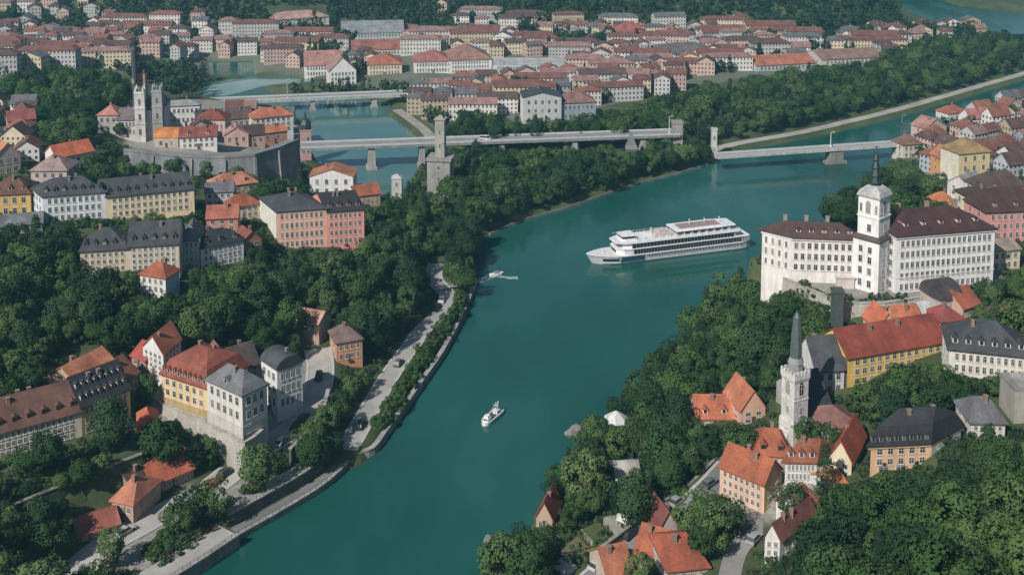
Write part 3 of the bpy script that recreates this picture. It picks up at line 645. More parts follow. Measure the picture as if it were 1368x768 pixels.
B('town_house', 'house with a bright orange roof and grey gable beside the lower road at the bottom', (846, 760), (884, 772), 19, 13, 'gable', 4.6, (.46, .44, .42), (.34, .10, .05), 2, 3, 2)
B('town_house', 'house with a broad orange red roof at the bottom edge right of the lower road', (892, 782), (946, 776), 20, 14, 'halfhip', 4.4, (.42, .38, .36), (.29, .078, .043), 2, 4, 2)
B('town_house', 'house with a faded orange roof cut off by the bottom edge beside the lower road', (812, 790), (846, 782), 18, 11, 'gable', 4.2, (.46, .36, .30), (.36, .13, .07), 2, 3, 2)
B('town_house', 'brown roofed house behind the bright orange roof beside the lower road', (878, 722), (908, 716), 10, 11, 'gablex', 5.2, (.44, .38, .34), (.17, .06, .045), 1, 2, 2)
B('cabin', 'small dark red roofed cabin in the wood above the right river bank', (716, 704), (738, 708), 14, 9, 'gablex', 4.4, (.42, .30, .22), (.24, .055, .038), 1, 2, 2)
B('cabin', 'low pale roofed shelter in the middle of the right bank wood', (824, 654), (856, 652), 12, 10, 'gable', 2.6, (.40, .42, .38), (.38, .36, .33), 1, 2, 1, chim=0)
B('town_house', 'house with a long orange roof and white dormer on the wooded slope left of the church tower', (930, 572), (980, 572), 14, 11, 'gable', 4.4, (.52, .40, .32), (.44, .14, .07), 1, 4, 2, dorm=2, dormc=WHITE)
B('town_house', 'peach gabled house with a salmon roof close to the left of the church tower', (990, 568), (1022, 564), 20, 12, 'gablex', 5.5, (.58, .36, .26), (.42, .15, .085), 2, 2, 2)
B('town_house', 'salmon house with an orange hipped roof below the castle terrace', (1172, 452), (1200, 450), 14, 10, 'gablex', 4.6, (.58, .36, .27), (.44, .13, .065), 1, 2, 1)
B('town_house', 'peach house with a bright orange roof behind the long brick red roof', (1200, 452), (1234, 449), 14, 11, 'gable', 4.8, (.60, .42, .30), (.48, .16, .075), 1, 3, 1)
B('town_house', 'narrow house with a black arched roof at the right foot of the castle', (1258, 424), (1284, 420), 20, 11, 'barrel', 5.0, (.40, .32, .28), (.06, .05, .055), 1, 2, 1)
B('town_house', 'small house with a dark red roof below the castle right wing', (1258, 440), (1288, 436), 10, 9, 'hip', 3.6, (.44, .30, .25), (.24, .06, .05), 1, 2, 1)
B('town_house', 'house with a brick orange roof beside the wood at the right foot of the castle', (1286, 428), (1308, 420), 16, 10, 'gable', 4.2, (.50, .33, .26), (.36, .11, .065), 1, 3, 1)
B('garden_shed', 'small white lean-to roof below the castle terrace wall', (1232, 430), (1256, 428), 12, 8, 'gable', 1.8, WHITE, (.45, .46, .46), 1, 2, 1, chim=0)
B('nave', 'stone church nave with a black roof behind the white bell tower', (1079, 582), (1112, 578), 30, 20, 'gable', 7.5, (.38, .36, .33), (.03, .033, .04), 2, 3, 2, chim=0, cat='church building')
B('apse', 'low white chapel with a dark pink roof rim right of the white bell tower', (1094, 596), (1146, 592), 24, 11, 'hip', 3.6, (.62, .57, .53), (.24, .12, .10), 1, 6, 2, chim=0, cat='church building')
B('town_house', 'long house with a dull red curved roof at the right edge above the slate roofed building', (1332, 446), (1385, 442), 10, 12, 'hip', 4.4, (.36, .24, .20), (.13, .055, .05), 1, 4, 1)
# ---- right town
B('tenement', 'pink three storey building with a dark brown roof behind the castle right wing', (1316, 322), (1400, 318), 38, 16, 'hip', 7.2, (.60, .27, .24), DKBROWN, 3, 9, 2, cat='building', dorm=3)
B('town_house', 'cream square house with a dark brown hipped roof rising left of the pink building', (1297, 296), (1332, 294), 30, 13, 'hip', 3.4, (.64, .58, .44), (.06, .035, .03), 2, 4, 2)
B('town_house', 'cream low house with an arched ground floor right of the castle', (1324, 362), (1362, 358), 26, 11, 'gable', 2.0, (.62, .54, .40), (.30, .24, .2), 2, 4, 2)
B('tower_house', 'tall cream yellow house with a tan pyramid roof in the middle of the right town', (1280, 246), (1321, 242), 40, 14, 'pyramid', 6.5, (.60, .50, .27), TAN, 3, 3, 2, left=(.64, .60, .48))
B('town_house', 'orange plastered gabled house left of the tall house with the tan pyramid roof', (1257, 232), (1281, 231), 20, 11, 'gablex', 4.4, (.62, .30, .11), (.42, .18, .10), 2, 2, 1)
B('half_timbered_house', 'long half timbered white house with a dark brown roof in the right town', (1310, 276), (1372, 272), 24, 13, 'hip', 5.8, (.60, .58, .55), (.09, .058, .05), 3, 12, 3)
B('town_house', 'house with a grey lattice roof and white wall left of the long half timbered house', (1294, 266), (1316, 258), 16, 11, 'gable', 4.0, (.55, .54, .52), (.28, .28, .28), 2, 4, 2)
B('town_house', 'small house with a bright orange hipped roof behind the castle right wing', (1250, 292), (1282, 290), 16, 11, 'hip', 5.0, (.50, .44, .38), (.46, .17, .07), 1, 3, 1)
B('town_house', 'pale pink gabled house at the left front of the right town beside the river', (1236, 190), (1264, 186), 18, 12, 'gablex', 5.0, (.54, .38, .34), (.36, .20, .16), 2, 3, 1)
B('town_house', 'rounded white house with a brown roof at the end of the slim bridge', (1206, 212), (1232, 210), 18, 11, 'hip', 4.6, (.56, .52, .48), (.20, .11, .085), 2, 4, 2)
B('town_house', 'white walled house with a pink red roof and a band of windows in the right town', (1296, 172), (1328, 169), 13, 11, 'gable', 5.0, WHITE, (.42, .17, .16), 1, 7, 1)
B('town_house', 'white house with a red roof at the top of the right town by the water', (1266, 166), (1290, 163), 14, 11, 'hip', 4.0, (.60, .57, .54), (.34, .11, .075), 1, 3, 1)
# ---- middle: peninsula and far landmark buildings
B('tower_house', 'tall white slab faced house with a black roof on the peninsula beside a blue grey hall', (699, 166), (750, 165), 35, 20, 'gablex', 3.0, (.44, .46, .46), (.05, .055, .06), 3, 5, 2, left=WHITE)
B('town_hall', 'blue grey block with a dark red roof on the peninsula right of the tall white slab faced house', (750, 162), (796, 160), 24, 20, 'hip', 5.0, (.26, .32, .37), (.24, .12, .11), 2, 7, 2, cat='building')
B('seminary', 'large white palace with a rose brown hipped roof in the far town', (600, 99), (657, 97), 18, 40, 'hip', 9, (.66, .65, .63), (.28, .15, .12), 3, 14, 5, cat='building')
B('seminary', 'long pale arcaded wing with a grey flat roof right of the white palace in the far town', (658, 101), (754, 101), 14, 26, 'flat', 1, (.50, .54, .55), (.40, .41, .40), 2, 24, 3, cat='building', chim=0)
B('seminary', 'white block with a rose red roof left of the white palace in the far town', (553, 98), (604, 97), 15, 30, 'hip', 7, (.64, .64, .62), (.32, .13, .11), 2, 12, 4, cat='building')
B('seminary', 'cream block with an orange red roof in the far town left of the two white blocks', (491, 101), (537, 100), 14, 28, 'hip', 7, (.62, .54, .40), (.36, .13, .08), 2, 10, 4, cat='building')
B('town_hall', 'bright white hall with a pink red roof by the far bridge left of the cream block', (407, 110), (458, 108), 22, 28, 'gable', 9, (.70, .70, .69), (.36, .18, .15), 3, 12, 4, cat='building')
B('town_hall', 'bright white gabled hall beside the pink red roofed one at the far river bank', (440, 116), (476, 114), 20, 20, 'gablex', 10, (.70, .70, .68), (.32, .20, .18), 3, 7, 3, cat='building')
B('factory', 'long grey roofed factory hall below the far wooded hill', (456, 58), (540, 56), 13, 40, 'gable', 8, (.40, .44, .46), (.22, .24, .26), 2, 18, 4, cat='building', chim=0)
B('factory', 'long pale building with a red brown roof in front of the grey roofed factory hall', (470, 76), (542, 74), 9, 26, 'gable', 6, (.44, .44, .42), (.28, .11, .085), 1, 16, 3, cat='building')
B('factory', 'long low white clinic with a rose roof on the far wooded hillside', (366, 36), (440, 31), 9, 30, 'hip', 5, (.62, .60, .58), (.42, .26, .23), 2, 16, 3, cat='building')
B('town_hall', 'white square church like hall with a red roof and turret in the far right town', (826, 60), (866, 58), 14, 22, 'hip', 9, (.55, .57, .58), (.30, .10, .085), 2, 6, 3, cat='building')
B('warehouse', 'long low warehouse with an orange roof beside the wooded bank in the far right town', (1010, 96), (1090, 92), 8, 30, 'gable', 5, (.42, .44, .45), (.38, .14, .09), 1, 14, 3, cat='building', chim=0)
B('warehouse', 'long low warehouse with a brown roof at the right end of the far right town', (1098, 88), (1180, 84), 8, 32, 'gable', 5, (.46, .46, .44), (.24, .15, .12), 1, 14, 3, cat='building', chim=0)
B('warehouse', 'long pale building with a dark flat roof in the middle of the far right town', (884, 80), (956, 77), 10, 30, 'hip', 5, (.56, .58, .60), (.14, .12, .12), 2, 14, 3, cat='building')
# ------------------------------------------------------------------ walls and quays
def wall_line(name, label, pts, z, thick, down, mat, cap=None, cat='wall', smooth=3, zs=None, tilt=0.0):
    p = smooth_line(np.array(pts, float), smooth)
    q = P(p[:, 0], p[:, 1], z) if zs is None else np.array([list(P(a, b_, zz)) for (a, b_), zz in zip(p, np.interp(np.linspace(0, 1, len(p)), np.linspace(0, 1, len(zs)), zs))])
    root = empty(name, tuple(q[len(q) // 2])); tag(root, label, cat)
    tan = np.gradient(q[:, :2], axis=0); tan /= np.linalg.norm(tan, axis=1)[:, None]; nr = np.stack([-tan[:, 1], tan[:, 0]], -1)
    o = q[len(q) // 2]; mb = MB(); cb = MB()
    rr = [[(a[0] - n[0] * (tilt) - o[0], a[1] - n[1] * tilt - o[1], a[2] - down - o[2]), (a[0] - o[0], a[1] - o[1], a[2] - o[2]), (a[0] + n[0] * thick - o[0], a[1] + n[1] * thick - o[1], a[2] - o[2]), (a[0] + n[0] * thick - o[0], a[1] + n[1] * thick - o[1], a[2] - down - o[2])] for a, n in zip(q, nr)]
    mb.rings(rr); mb.build('wall_face', mat, root)
    if cap:
        cr = [[(a[0] - n[0] * .2 - o[0], a[1] - n[1] * .2 - o[1], a[2] + .003 - o[2]), (a[0] - n[0] * .2 - o[0], a[1] - n[1] * .2 - o[1], a[2] + .3 - o[2]), (a[0] + n[0] * (thick + .2) - o[0], a[1] + n[1] * (thick + .2) - o[1], a[2] + .3 - o[2]), (a[0] + n[0] * (thick + .2) - o[0], a[1] + n[1] * (thick + .2) - o[1], a[2] + .003 - o[2])] for a, n in zip(q, nr)]
        cb.rings(cr); cb.build('coping', cap, root)
    return root, q, nr
QUAY = [(60, 884), (130, 830), (250, 760), (320, 714)]
LOWQ = [(320, 714), (390, 674), (440, 642), (476, 607)]
pale = stone((.40, .385, .36), .5); darks = stone((.10, .105, .105), .5); mids = stone((.26, .25, .235), .5); lights = stone((.46, .435, .39), .5)
r_, q, nr = wall_line('quay_wall', 'pale stone quay wall along the river at the bottom left', QUAY, 3.4, .9, 6, mids, pale, zs=[3.4, 3.4])
q2 = q.copy(); q2[:, :2] += nr * 4.6; q2[:, 2] = 3.25; ribbon('pavement', q2, [3.7, -3.7], [0, 0], road_material((.36, .345, .32)))
r_, q, nr = wall_line('quay_wall', 'low walkway wall with a dark face below the round garden by the river', LOWQ, 1.5, .8, 4, mids, pale)
q2 = q.copy(); q2[:, :2] += nr * 2.7; q2[:, 2] = 1.45; ribbon('pavement', q2, [1.9, -1.9], [0, 0], road_material((.17, .17, .17)))
q3 = q.copy(); q3[:, :2] += nr * 4.6
def world_wall(name, label, q, z, thick, down, mat, cap, cat='wall'):
    px, py, _ = project(np.column_stack([q[:, :2], np.full(len(q), z)])); return wall_line(name, label, np.stack([px, py], -1), z, thick, down, mat, cap, cat, smooth=1)
world_wall('embankment_wall', 'tall dark wall standing behind the low riverside walkway', q3, 5.0, .7, 6, darks, pale)
q4 = q3.copy(); q4[:, :2] += nr * 3.2; q4[:, 2] = 4.6; ribbon('pavement', q4, [2.3, -2.4], [0, 0], road_material((.34, .325, .30)))
wall_line('river_wall', 'low weathered stone wall along the left shore below the riverside road', [(476, 606), (500, 598), (518, 574), (540, 545), (562, 513), (592, 470), (616, 425), (629, 396), (636, 372)], 1.9, 1.2, 4, mids, pale, tilt=.8)
wall_line('bank_revetment', 'pale rocky revetment along the foot of the peninsula wood', [(655, 312), (700, 293), (760, 276), (800, 262), (860, 242), (905, 231), (946, 219)], .9, 1.1, 4, stone((.17, .165, .15), .9), None, tilt=.9)
wall_line('terrace_wall', 'high pale retaining wall under the brick red mansard house', [(206, 532), (216, 540), (282, 571), (305, 583), (327, 592), (352, 574)], 13.3, .8, 10, lights, pale, tilt=.7, smooth=2)
wall_line('ivy_wall', 'dark overgrown retaining wall behind the boat houses on the left bank', [(-60, 712), (0, 684), (50, 662), (93, 645), (150, 622), (190, 607)], 14.2, .8, 10, stone((.055, .07, .04), .5), stone((.25, .23, .2), .5), tilt=.6)
wall_line('castle_terrace_wall', 'stone retaining wall carrying the terrace in front of the white castle', [(1046, 371), (1058, 377), (1112, 400), (1126, 404), (1182, 405), (1254, 393), (1336, 381)], 32.3, .9, 10, lights, pale, tilt=.8, smooth=2)
wall_line('outer_wall', 'whitewashed wall stepping down below the castle terrace', [(1128, 412), (1150, 424), (1186, 440)], 27.5, .8, 9, stone((.56, .54, .52), .8), pale, zs=[31, 27.5, 25])
wall_line('lane_wall', 'dark hedge topped wall beside the upper road on the left bank', [(389, 600), (412, 577), (433, 545), (440, 520)], 9.6, .8, 5, stone((.12, .12, .09), .5), pale)
wall_line('road_wall', 'low grey wall between the right bank road and the gardens', [(800, 735), (860, 690), (920, 648), (958, 612)], 10, .5, 4, stone((.15, .15, .13), .5), stone((.28, .27, .25), .5), zs=[8.2, 9.6, 11, 12.6])
p0 = g1(1119, 449); hh = hpx_to_m(57, p0); wpx = hpx_to_m(13, p0)
mb = MB(); mb.box(-wpx / 2, wpx / 2, 0, wpx, -4, hh); mb.box(-wpx / 2 - .3, wpx / 2 + .3, -.3, wpx + .3, hh, hh + .8); tag(mb.build('buttress_tower', stone((.075, .10, .095), .5), loc=p0), 'narrow dark buttress tower at the corner of the castle terrace', 'tower')
# ---- fortress
def fortress():
    zt = 36.0
    rim = [(165, 198), (205, 203), (256, 207), (300, 208), (340, 205), (372, 196), (399, 185)]
    inner = [(396, 178), (330, 190), (250, 196), (190, 193), (168, 191)]
    zs = T(*P(np.array([p[0] for p in rim]), np.array([p[1] + 25 for p in rim]), 22.0)[:, :2].T)
    a = np.array([list(P(x, y, 33.0)) for x, y in rim]); b_ = np.array([list(P(x, y, 33.0)) for x, y in inner])
    o = a.mean(0); o[2] = 22.0; root = empty('fortress', tuple(o)); tag(root, 'massive grey stone fortress bastion with a curved wall walk below the church quarter', 'fortress')
    mb = MB(); n = len(a)
    tan = np.gradient(a[:, :2], axis=0); tan /= np.linalg.norm(tan, axis=1)[:, None]; nr = np.stack([-tan[:, 1], tan[:, 0]], -1)
    rr = [[(p[0] - q[0] * 2.2 - o[0], p[1] - q[1] * 2.2 - o[1], -14), (p[0] - o[0], p[1] - o[1], 9.6), (p[0] + q[0] * 7 - o[0], p[1] + q[1] * 7 - o[1], 9.6), (p[0] + q[0] * 7 - o[0], p[1] + q[1] * 7 - o[1], -14)] for p, q in zip(a, nr)]
    mb.rings(rr); mb.build('bastion_wall', stone((.22, .235, .245), .35), root)
    mb = MB(); rr = [[(p[0] - q[0] * .3 - o[0], p[1] - q[1] * .3 - o[1], 9.603), (p[0] - q[0] * .3 - o[0], p[1] - q[1] * .3 - o[1], 10.7), (p[0] + q[0] * .8 - o[0], p[1] + q[1] * .8 - o[1], 10.7), (p[0] + q[0] * .8 - o[0], p[1] + q[1] * .8 - o[1], 9.603)] for p, q in zip(a, nr)]
    mb.rings(rr); mb.build('parapet', stone((.25, .25, .24), .5), root)
    for i in range(1, n - 1, 1):
        p, q = a[i], nr[i]; mb = MB(); t = Vector((q[1], -q[0], 0))
        c = Vector((p[0] - o[0], p[1] - o[1], 0)); qq = Vector((q[0], q[1], 0))
        mb.rings([[tuple(c - qq * 3.1 - t * .7 + Vector((0, 0, -14))), tuple(c - qq * 3.1 + t * .7 + Vector((0, 0, -14))), tuple(c + t * .7 + Vector((0, 0, -14))), tuple(c - t * .7 + Vector((0, 0, -14)))],
                  [tuple(c - qq * .9 - t * .6 + Vector((0, 0, 9.0))), tuple(c - qq * .9 + t * .6 + Vector((0, 0, 9.0))), tuple(c + t * .6 + Vector((0, 0, 9.0))), tuple(c - t * .6 + Vector((0, 0, 9.0)))]])
        mb.build('buttress', stone((.28, .28, .27), .5), root)
    foot_poly = np.vstack([a[:, :2] - nr * 3, (a[:, :2] + nr * 8)[::-1]]); FOOT.append((o[0], o[1], 60, foot_poly))
fortress()
# ---- generic tower
def add_win(root, me, x, y, z, rz): return put_window(root, me, (x, y, z), rz)
def square_windows(root, half, z, me, faces=(0, 1, 2, 3), off=(0,)):
    for k in faces:
        a = k * math.pi / 2; c, s = math.cos(a), math.sin(a)
        for o_ in off: add_win(root, me, o_ * c + half * s, o_ * s - half * c, z, a)
def tower_root(name, label, px, py, rot, cat):
    p = g1(px, py); r = empty(name, p, rot); tag(r, label, cat); return r, p
# ---- castle
def castle():
    zc = 31.5
    mid = P(1172, 390, zc); root = empty('castle', (mid[0], mid[1], zc)); tag(root, 'big white castle with dark brown roofs and a spired tower on the right bank hill', 'castle')
    def shear(o_, k):
        for v in o_.data.vertices: v.co.x += k * v.co.y
    def wing(A, Bp, hpx, D, floors, bays, side, rh, wall, roof, base=0, C=None):
        a, L, rz = frame_ab(A, Bp, zc); h = hpx_to_m(hpx, a); sk = 0.0
        if C:
            q = Vector(P(C[0], C[1], a.z)) - a; cc, ss = math.cos(rz), math.sin(rz); D = -q.x * ss + q.y * cc; sk = (q.x * cc + q.y * ss) / D
        foot(a, L, D, rz)
        M = Matrix.Translation(a - Vector(root.location)) @ Matrix.Rotation(rz, 4, 'Z')
        mb = MB(); mb.box(0, L, 0, D, -10, h)
        w = mb.build('wing_wall', plaster(wall), root); w.matrix_local = M
        shear(w, sk)
        rm, sl_ = roof_mesh('hip', L, D, h, rh, .8); r = rm.build('roof', tile(roof), root); r.matrix_local = M; shear(r, sk)
        mb = MB()
        for z0, z1, e in ((h - .95, h - .26, .45), (h * .26, h * .26 + .35, .16)):
            mb.box(-e, L + e, -e, -.006, z0, z1); mb.box(-e, -.006, .003, D, z0, z1); mb.box(L + .006, L + e, .003, D, z0, z1)
        c = mb.build('cornice', plaster(mul(wall, .92)), root); c.matrix_local = M; shear(c, sk)
        st = []
        class Q: pass
        for fc, n in (('f', bays), ('l', side), ('r', side)):
            (ox, oy), (dx, dy), wrz, ln = face_frame(fc, L, D); fh = (h - 1.2 - base) / floors; pw = ln * .94 / n if n else 1
            me = window_mesh(min(1.35, pw * .5), min(2.6, fh * .52))
            for i in range(floors):
                for k in range(n):
                    u = ln * .03 + pw * (k + .5); st.append((me, M @ Vector((ox + dx * u + sk * (oy + dy * u), oy + dy * u, base + fh * (i + .55))), (wrz if fc == 'f' else math.atan2(-1, -sk) if fc == 'l' else math.atan2(1, sk)) + rz))
        for i in range(3): chimney(r, L * (.2 + .3 * i) + sk * (D * .5 + 1.2), D * .5 + 1.2, h + rh * .8, 1.2, 2.4, (.35, .28, .25))
        for i in range(5):
            y, z_ = sl_(.35); dormer(r, L * (.14 + .18 * i) + sk * y, y, z_, rh / (D / 2), wall, roof, 1.5, 1.0)
        return st, M, L, D, h
    s1, *_ = wing((1055, 376), (1150, 380), 59, 26, 3, 10, 4, 4.8, (.70, .665, .645), (.070, .036, .034), base=3.2, C=(1017, 366))
    s2, *_ = wing((1196, 392), (1326, 380), 76, 22, 5, 18, 4, 5.4, (.72, .72, .72), (.060, .026, .027))
    allw = s1 + s2; allw.sort(key=lambda t: 0)
    for me, loc, rz in allw[:100]: put_window(root, me, loc, rz)
    merge_windows(root, allw[100:])
    # tower at the joint of the two wings
    p = P(1173, 394, zc); s_px = hpx_to_m(1, p)
    side = 26 * s_px / math.cos(R(45)) * 1.0; half = side / 2
    rot = R(45) - .02; ctr = Vector(p) + Vector((0, half * math.sqrt(2), 0)) - Vector(root.location)
    tw = empty('tower', ctr, rot); tw.parent = root; FOOT.append((p[0], p[1] + half, side, np.array([(p[0] - side, p[1] - 2), (p[0] + side, p[1] - 2), (p[0] + side, p[1] + side * 2), (p[0] - side, p[1] + side * 2)])))
    h1 = 68 * s_px; h2 = h1 + 56 * s_px
    wt = plaster((.73, .725, .72)); mb = MB(); mb.box(-half, half, -half, half, -4, h1); mb.build('tower_wall', wt, tw)
    mb = MB(); e = half + .5; mb.rings([[(-e, -e, h1), (e, -e, h1), (e, e, h1), (-e, e, h1)], [(-e, -e, h1 + .6), (e, -e, h1 + .6), (e, e, h1 + .6), (-e, e, h1 + .6)], [(-half * .83, -half * .83, h1 + 1.5), (half * .83, -half * .83, h1 + 1.5), (half * .83, half * .83, h1 + 1.5), (-half * .83, half * .83, h1 + 1.5)]])
    mb.build('tower_cornice', tile((.09, .07, .065)), tw)
    b2 = half * .80; mb = MB(); mb.box(-b2, b2, -b2, b2, h1 + 1.4, h2); 
    for zz in (h1 + (h2 - h1) * .52,): mb.box(-b2 - .25, b2 + .25, -b2 - .25, b2 + .25, zz, zz + .5)
    mb.build('belfry', wt, tw)
    for z_, w_, hh_ in ((h1 * .16, 1.2, 2.2), (h1 * .4, 1.2, 2.2), (h1 * .62, 1.2, 2.2), (h1 * .82, 1.2, 2.0)): square_windows(tw, half, z_, window_mesh(w_, hh_), (0, 3), (-half * .4, half * .3))
    square_windows(tw, b2, h1 + (h2 - h1) * .28, window_mesh(1.3, 2.4), (0, 3), (b2 * .1,))
    square_windows(tw, b2, h1 + (h2 - h1) * .74, window_mesh(1.6, 3.4, 'arch'), (0, 3), (-b2 * .05,))
    square_windows(tw, b2, h1 + (h2 - h1) * .74, window_mesh(.7, 2.6), (0, 3), (-b2 * .72, b2 * .72))
    k = b2 + .5; r4 = R(45)
    mb = MB(); mb.box(-k, k, -k, k, h2, h2 + .6)
    rs = [[(-k * f, -k * f, z_), (k * f, -k * f, z_), (k * f, k * f, z_), (-k * f, k * f, z_)] for f, z_ in ((.98, h2 + .6), (.86, h2 + 1.8), (.62, h2 + 2.9), (.42, h2 + 3.6))]; mb.rings(rs)
    mb.build('tower_roof', stone((.46, .47, .47), .6), tw)
    z0 = h2 + 3.4; hs = 52 * s_px; g = plain('copper_green', (.018, .034, .036), .5)
    mb = MB(); w0 = 7.5 * s_px; mb.lathe([(w0 * .95, z0), (w0, z0 + hs * .08), (w0 * .74, z0 + hs * .22), (w0 * .98, z0 + hs * .25), (w0 * .60, z0 + hs * .42), (w0 * .80, z0 + hs * .45), (w0 * .40, z0 + hs * .62), (w0 * .58, z0 + hs * .65), (w0 * .20, z0 + hs * .82), (w0 * .30, z0 + hs * .84), (.12, z0 + hs * .95), (.08, z0 + hs)], 8)
    mb.lathe([(.05, z0 + hs * .95), (.45, z0 + hs * .97), (.05, z0 + hs * .99)], 8)
    mb.build('spire', g, tw)
    mb = MB(); mb.box(-3, 3, -1.2, 0, -.5, 3.6); mb.box(-3.4, 3.4, -1.5, 0, 3.6, 4.1)
    pp = P(1128, 384, zc); mb.build('entrance_porch', plaster((.58, .52, .48)), root, loc=Vector(pp) - Vector(root.location))
castle()
# ---- bell tower of the right bank church
def bell_tower():
    root, p = tower_root('bell_tower', 'white stone bell tower with a battlemented gallery and slim green spire beside the chapel', 1060, 594, R(28), 'bell tower')
    s = hpx_to_m(1, p); half = 11.5 * s; st = stone((.70, .68, .66), .6); H1 = 106 * s
    mb = MB(); mb.box(-half * 1.15, half * 1.15, -half * 1.15, half * 1.15, -6, H1 * .34); mb.build('tower_base', st, root)
    mb = MB(); mb.box(-half, half, -half, half, H1 * .34, H1 * .86); mb.box(-half * 1.07, half * 1.07, -half * 1.07, half * 1.07, H1 * .34, H1 * .36); mb.box(-half * 1.05, half * 1.05, -half * 1.05, half * 1.05, H1 * .6, H1 * .615); mb.build('shaft', st, root)
    mb = MB(); k = half * 1.12
    mb.rings([[(-half, -half, H1 * .82), (half, -half, H1 * .82), (half, half, H1 * .82), (-half, half, H1 * .82)], [(-k, -k, H1 * .87), (k, -k, H1 * .87), (k, k, H1 * .87), (-k, k, H1 * .87)], [(-k, -k, H1 * .93), (k, -k, H1 * .93), (k, k, H1 * .93), (-k, k, H1 * .93)]])
    n = 5; w = 2 * k / (2 * n - 1)
    for i in range(n):
        x = -k + 2 * i * w
        for y0, y1 in ((-k, -k + .5), (k - .5, k)): mb.box(x, x + w, y0, y1, H1 * .93 + .002, H1 * .965)
        if 0 < i < n - 1:
            for x0, x1 in ((-k, -k + .5), (k - .5, k)): mb.box(x0, x1, x, x + w, H1 * .93 + .002, H1 * .965)
    mb.build('gallery', st, root)
    square_windows(root, half, H1 * .73, window_mesh(1.5, 3.0, 'arch'), (0, 1, 2, 3)); square_windows(root, half, H1 * .47, window_mesh(1.0, 2.0), (0, 3)); square_windows(root, half * 1.15, H1 * .2, window_mesh(1.1, 2.0), (0, 3))
    mb = MB(); mb.lathe([(half * .82, H1 * .93), (half * .82, H1 * 1.03), (half * .9, H1 * 1.035), (half * .62, H1 * 1.12)], 8, rot0=R(22)); mb.build('lantern', stone((.30, .32, .31), .6), root)
    z0 = H1 * 1.10; hs = 60 * s; mb = MB(); w0 = half * .68; mb.lathe([(w0, z0), (w0 * .98, z0 + hs * .2), (w0 * .86, z0 + hs * .5), (w0 * .55, z0 + hs * .86), (w0 * .12, z0 + hs * .97), (.05, z0 + hs * 1.04)], 8, rot0=R(22)); mb.build('spire', plain('copper_grey', (.085, .11, .11), .5), root)
    mb = MB(); mb.rings([[(-half * 1.7, -1, -6), (-half * 1.15, -1, -6), (-half * 1.15, 2.5, -6), (-half * 1.7, 2.5, -6)], [(-half * 1.5, -1, H1 * .12), (-half * 1.15, -1, H1 * .24), (-half * 1.15, 2.5, H1 * .24), (-half * 1.5, 2.5, H1 * .12)]]); mb.build('buttress', st, root)
    FOOT.append((p.x, p.y, half * 2.4, np.array([(p.x - 8, p.y - 8), (p.x + 8, p.y - 8), (p.x + 8, p.y + 8), (p.x - 8, p.y + 8)])))
bell_tower()
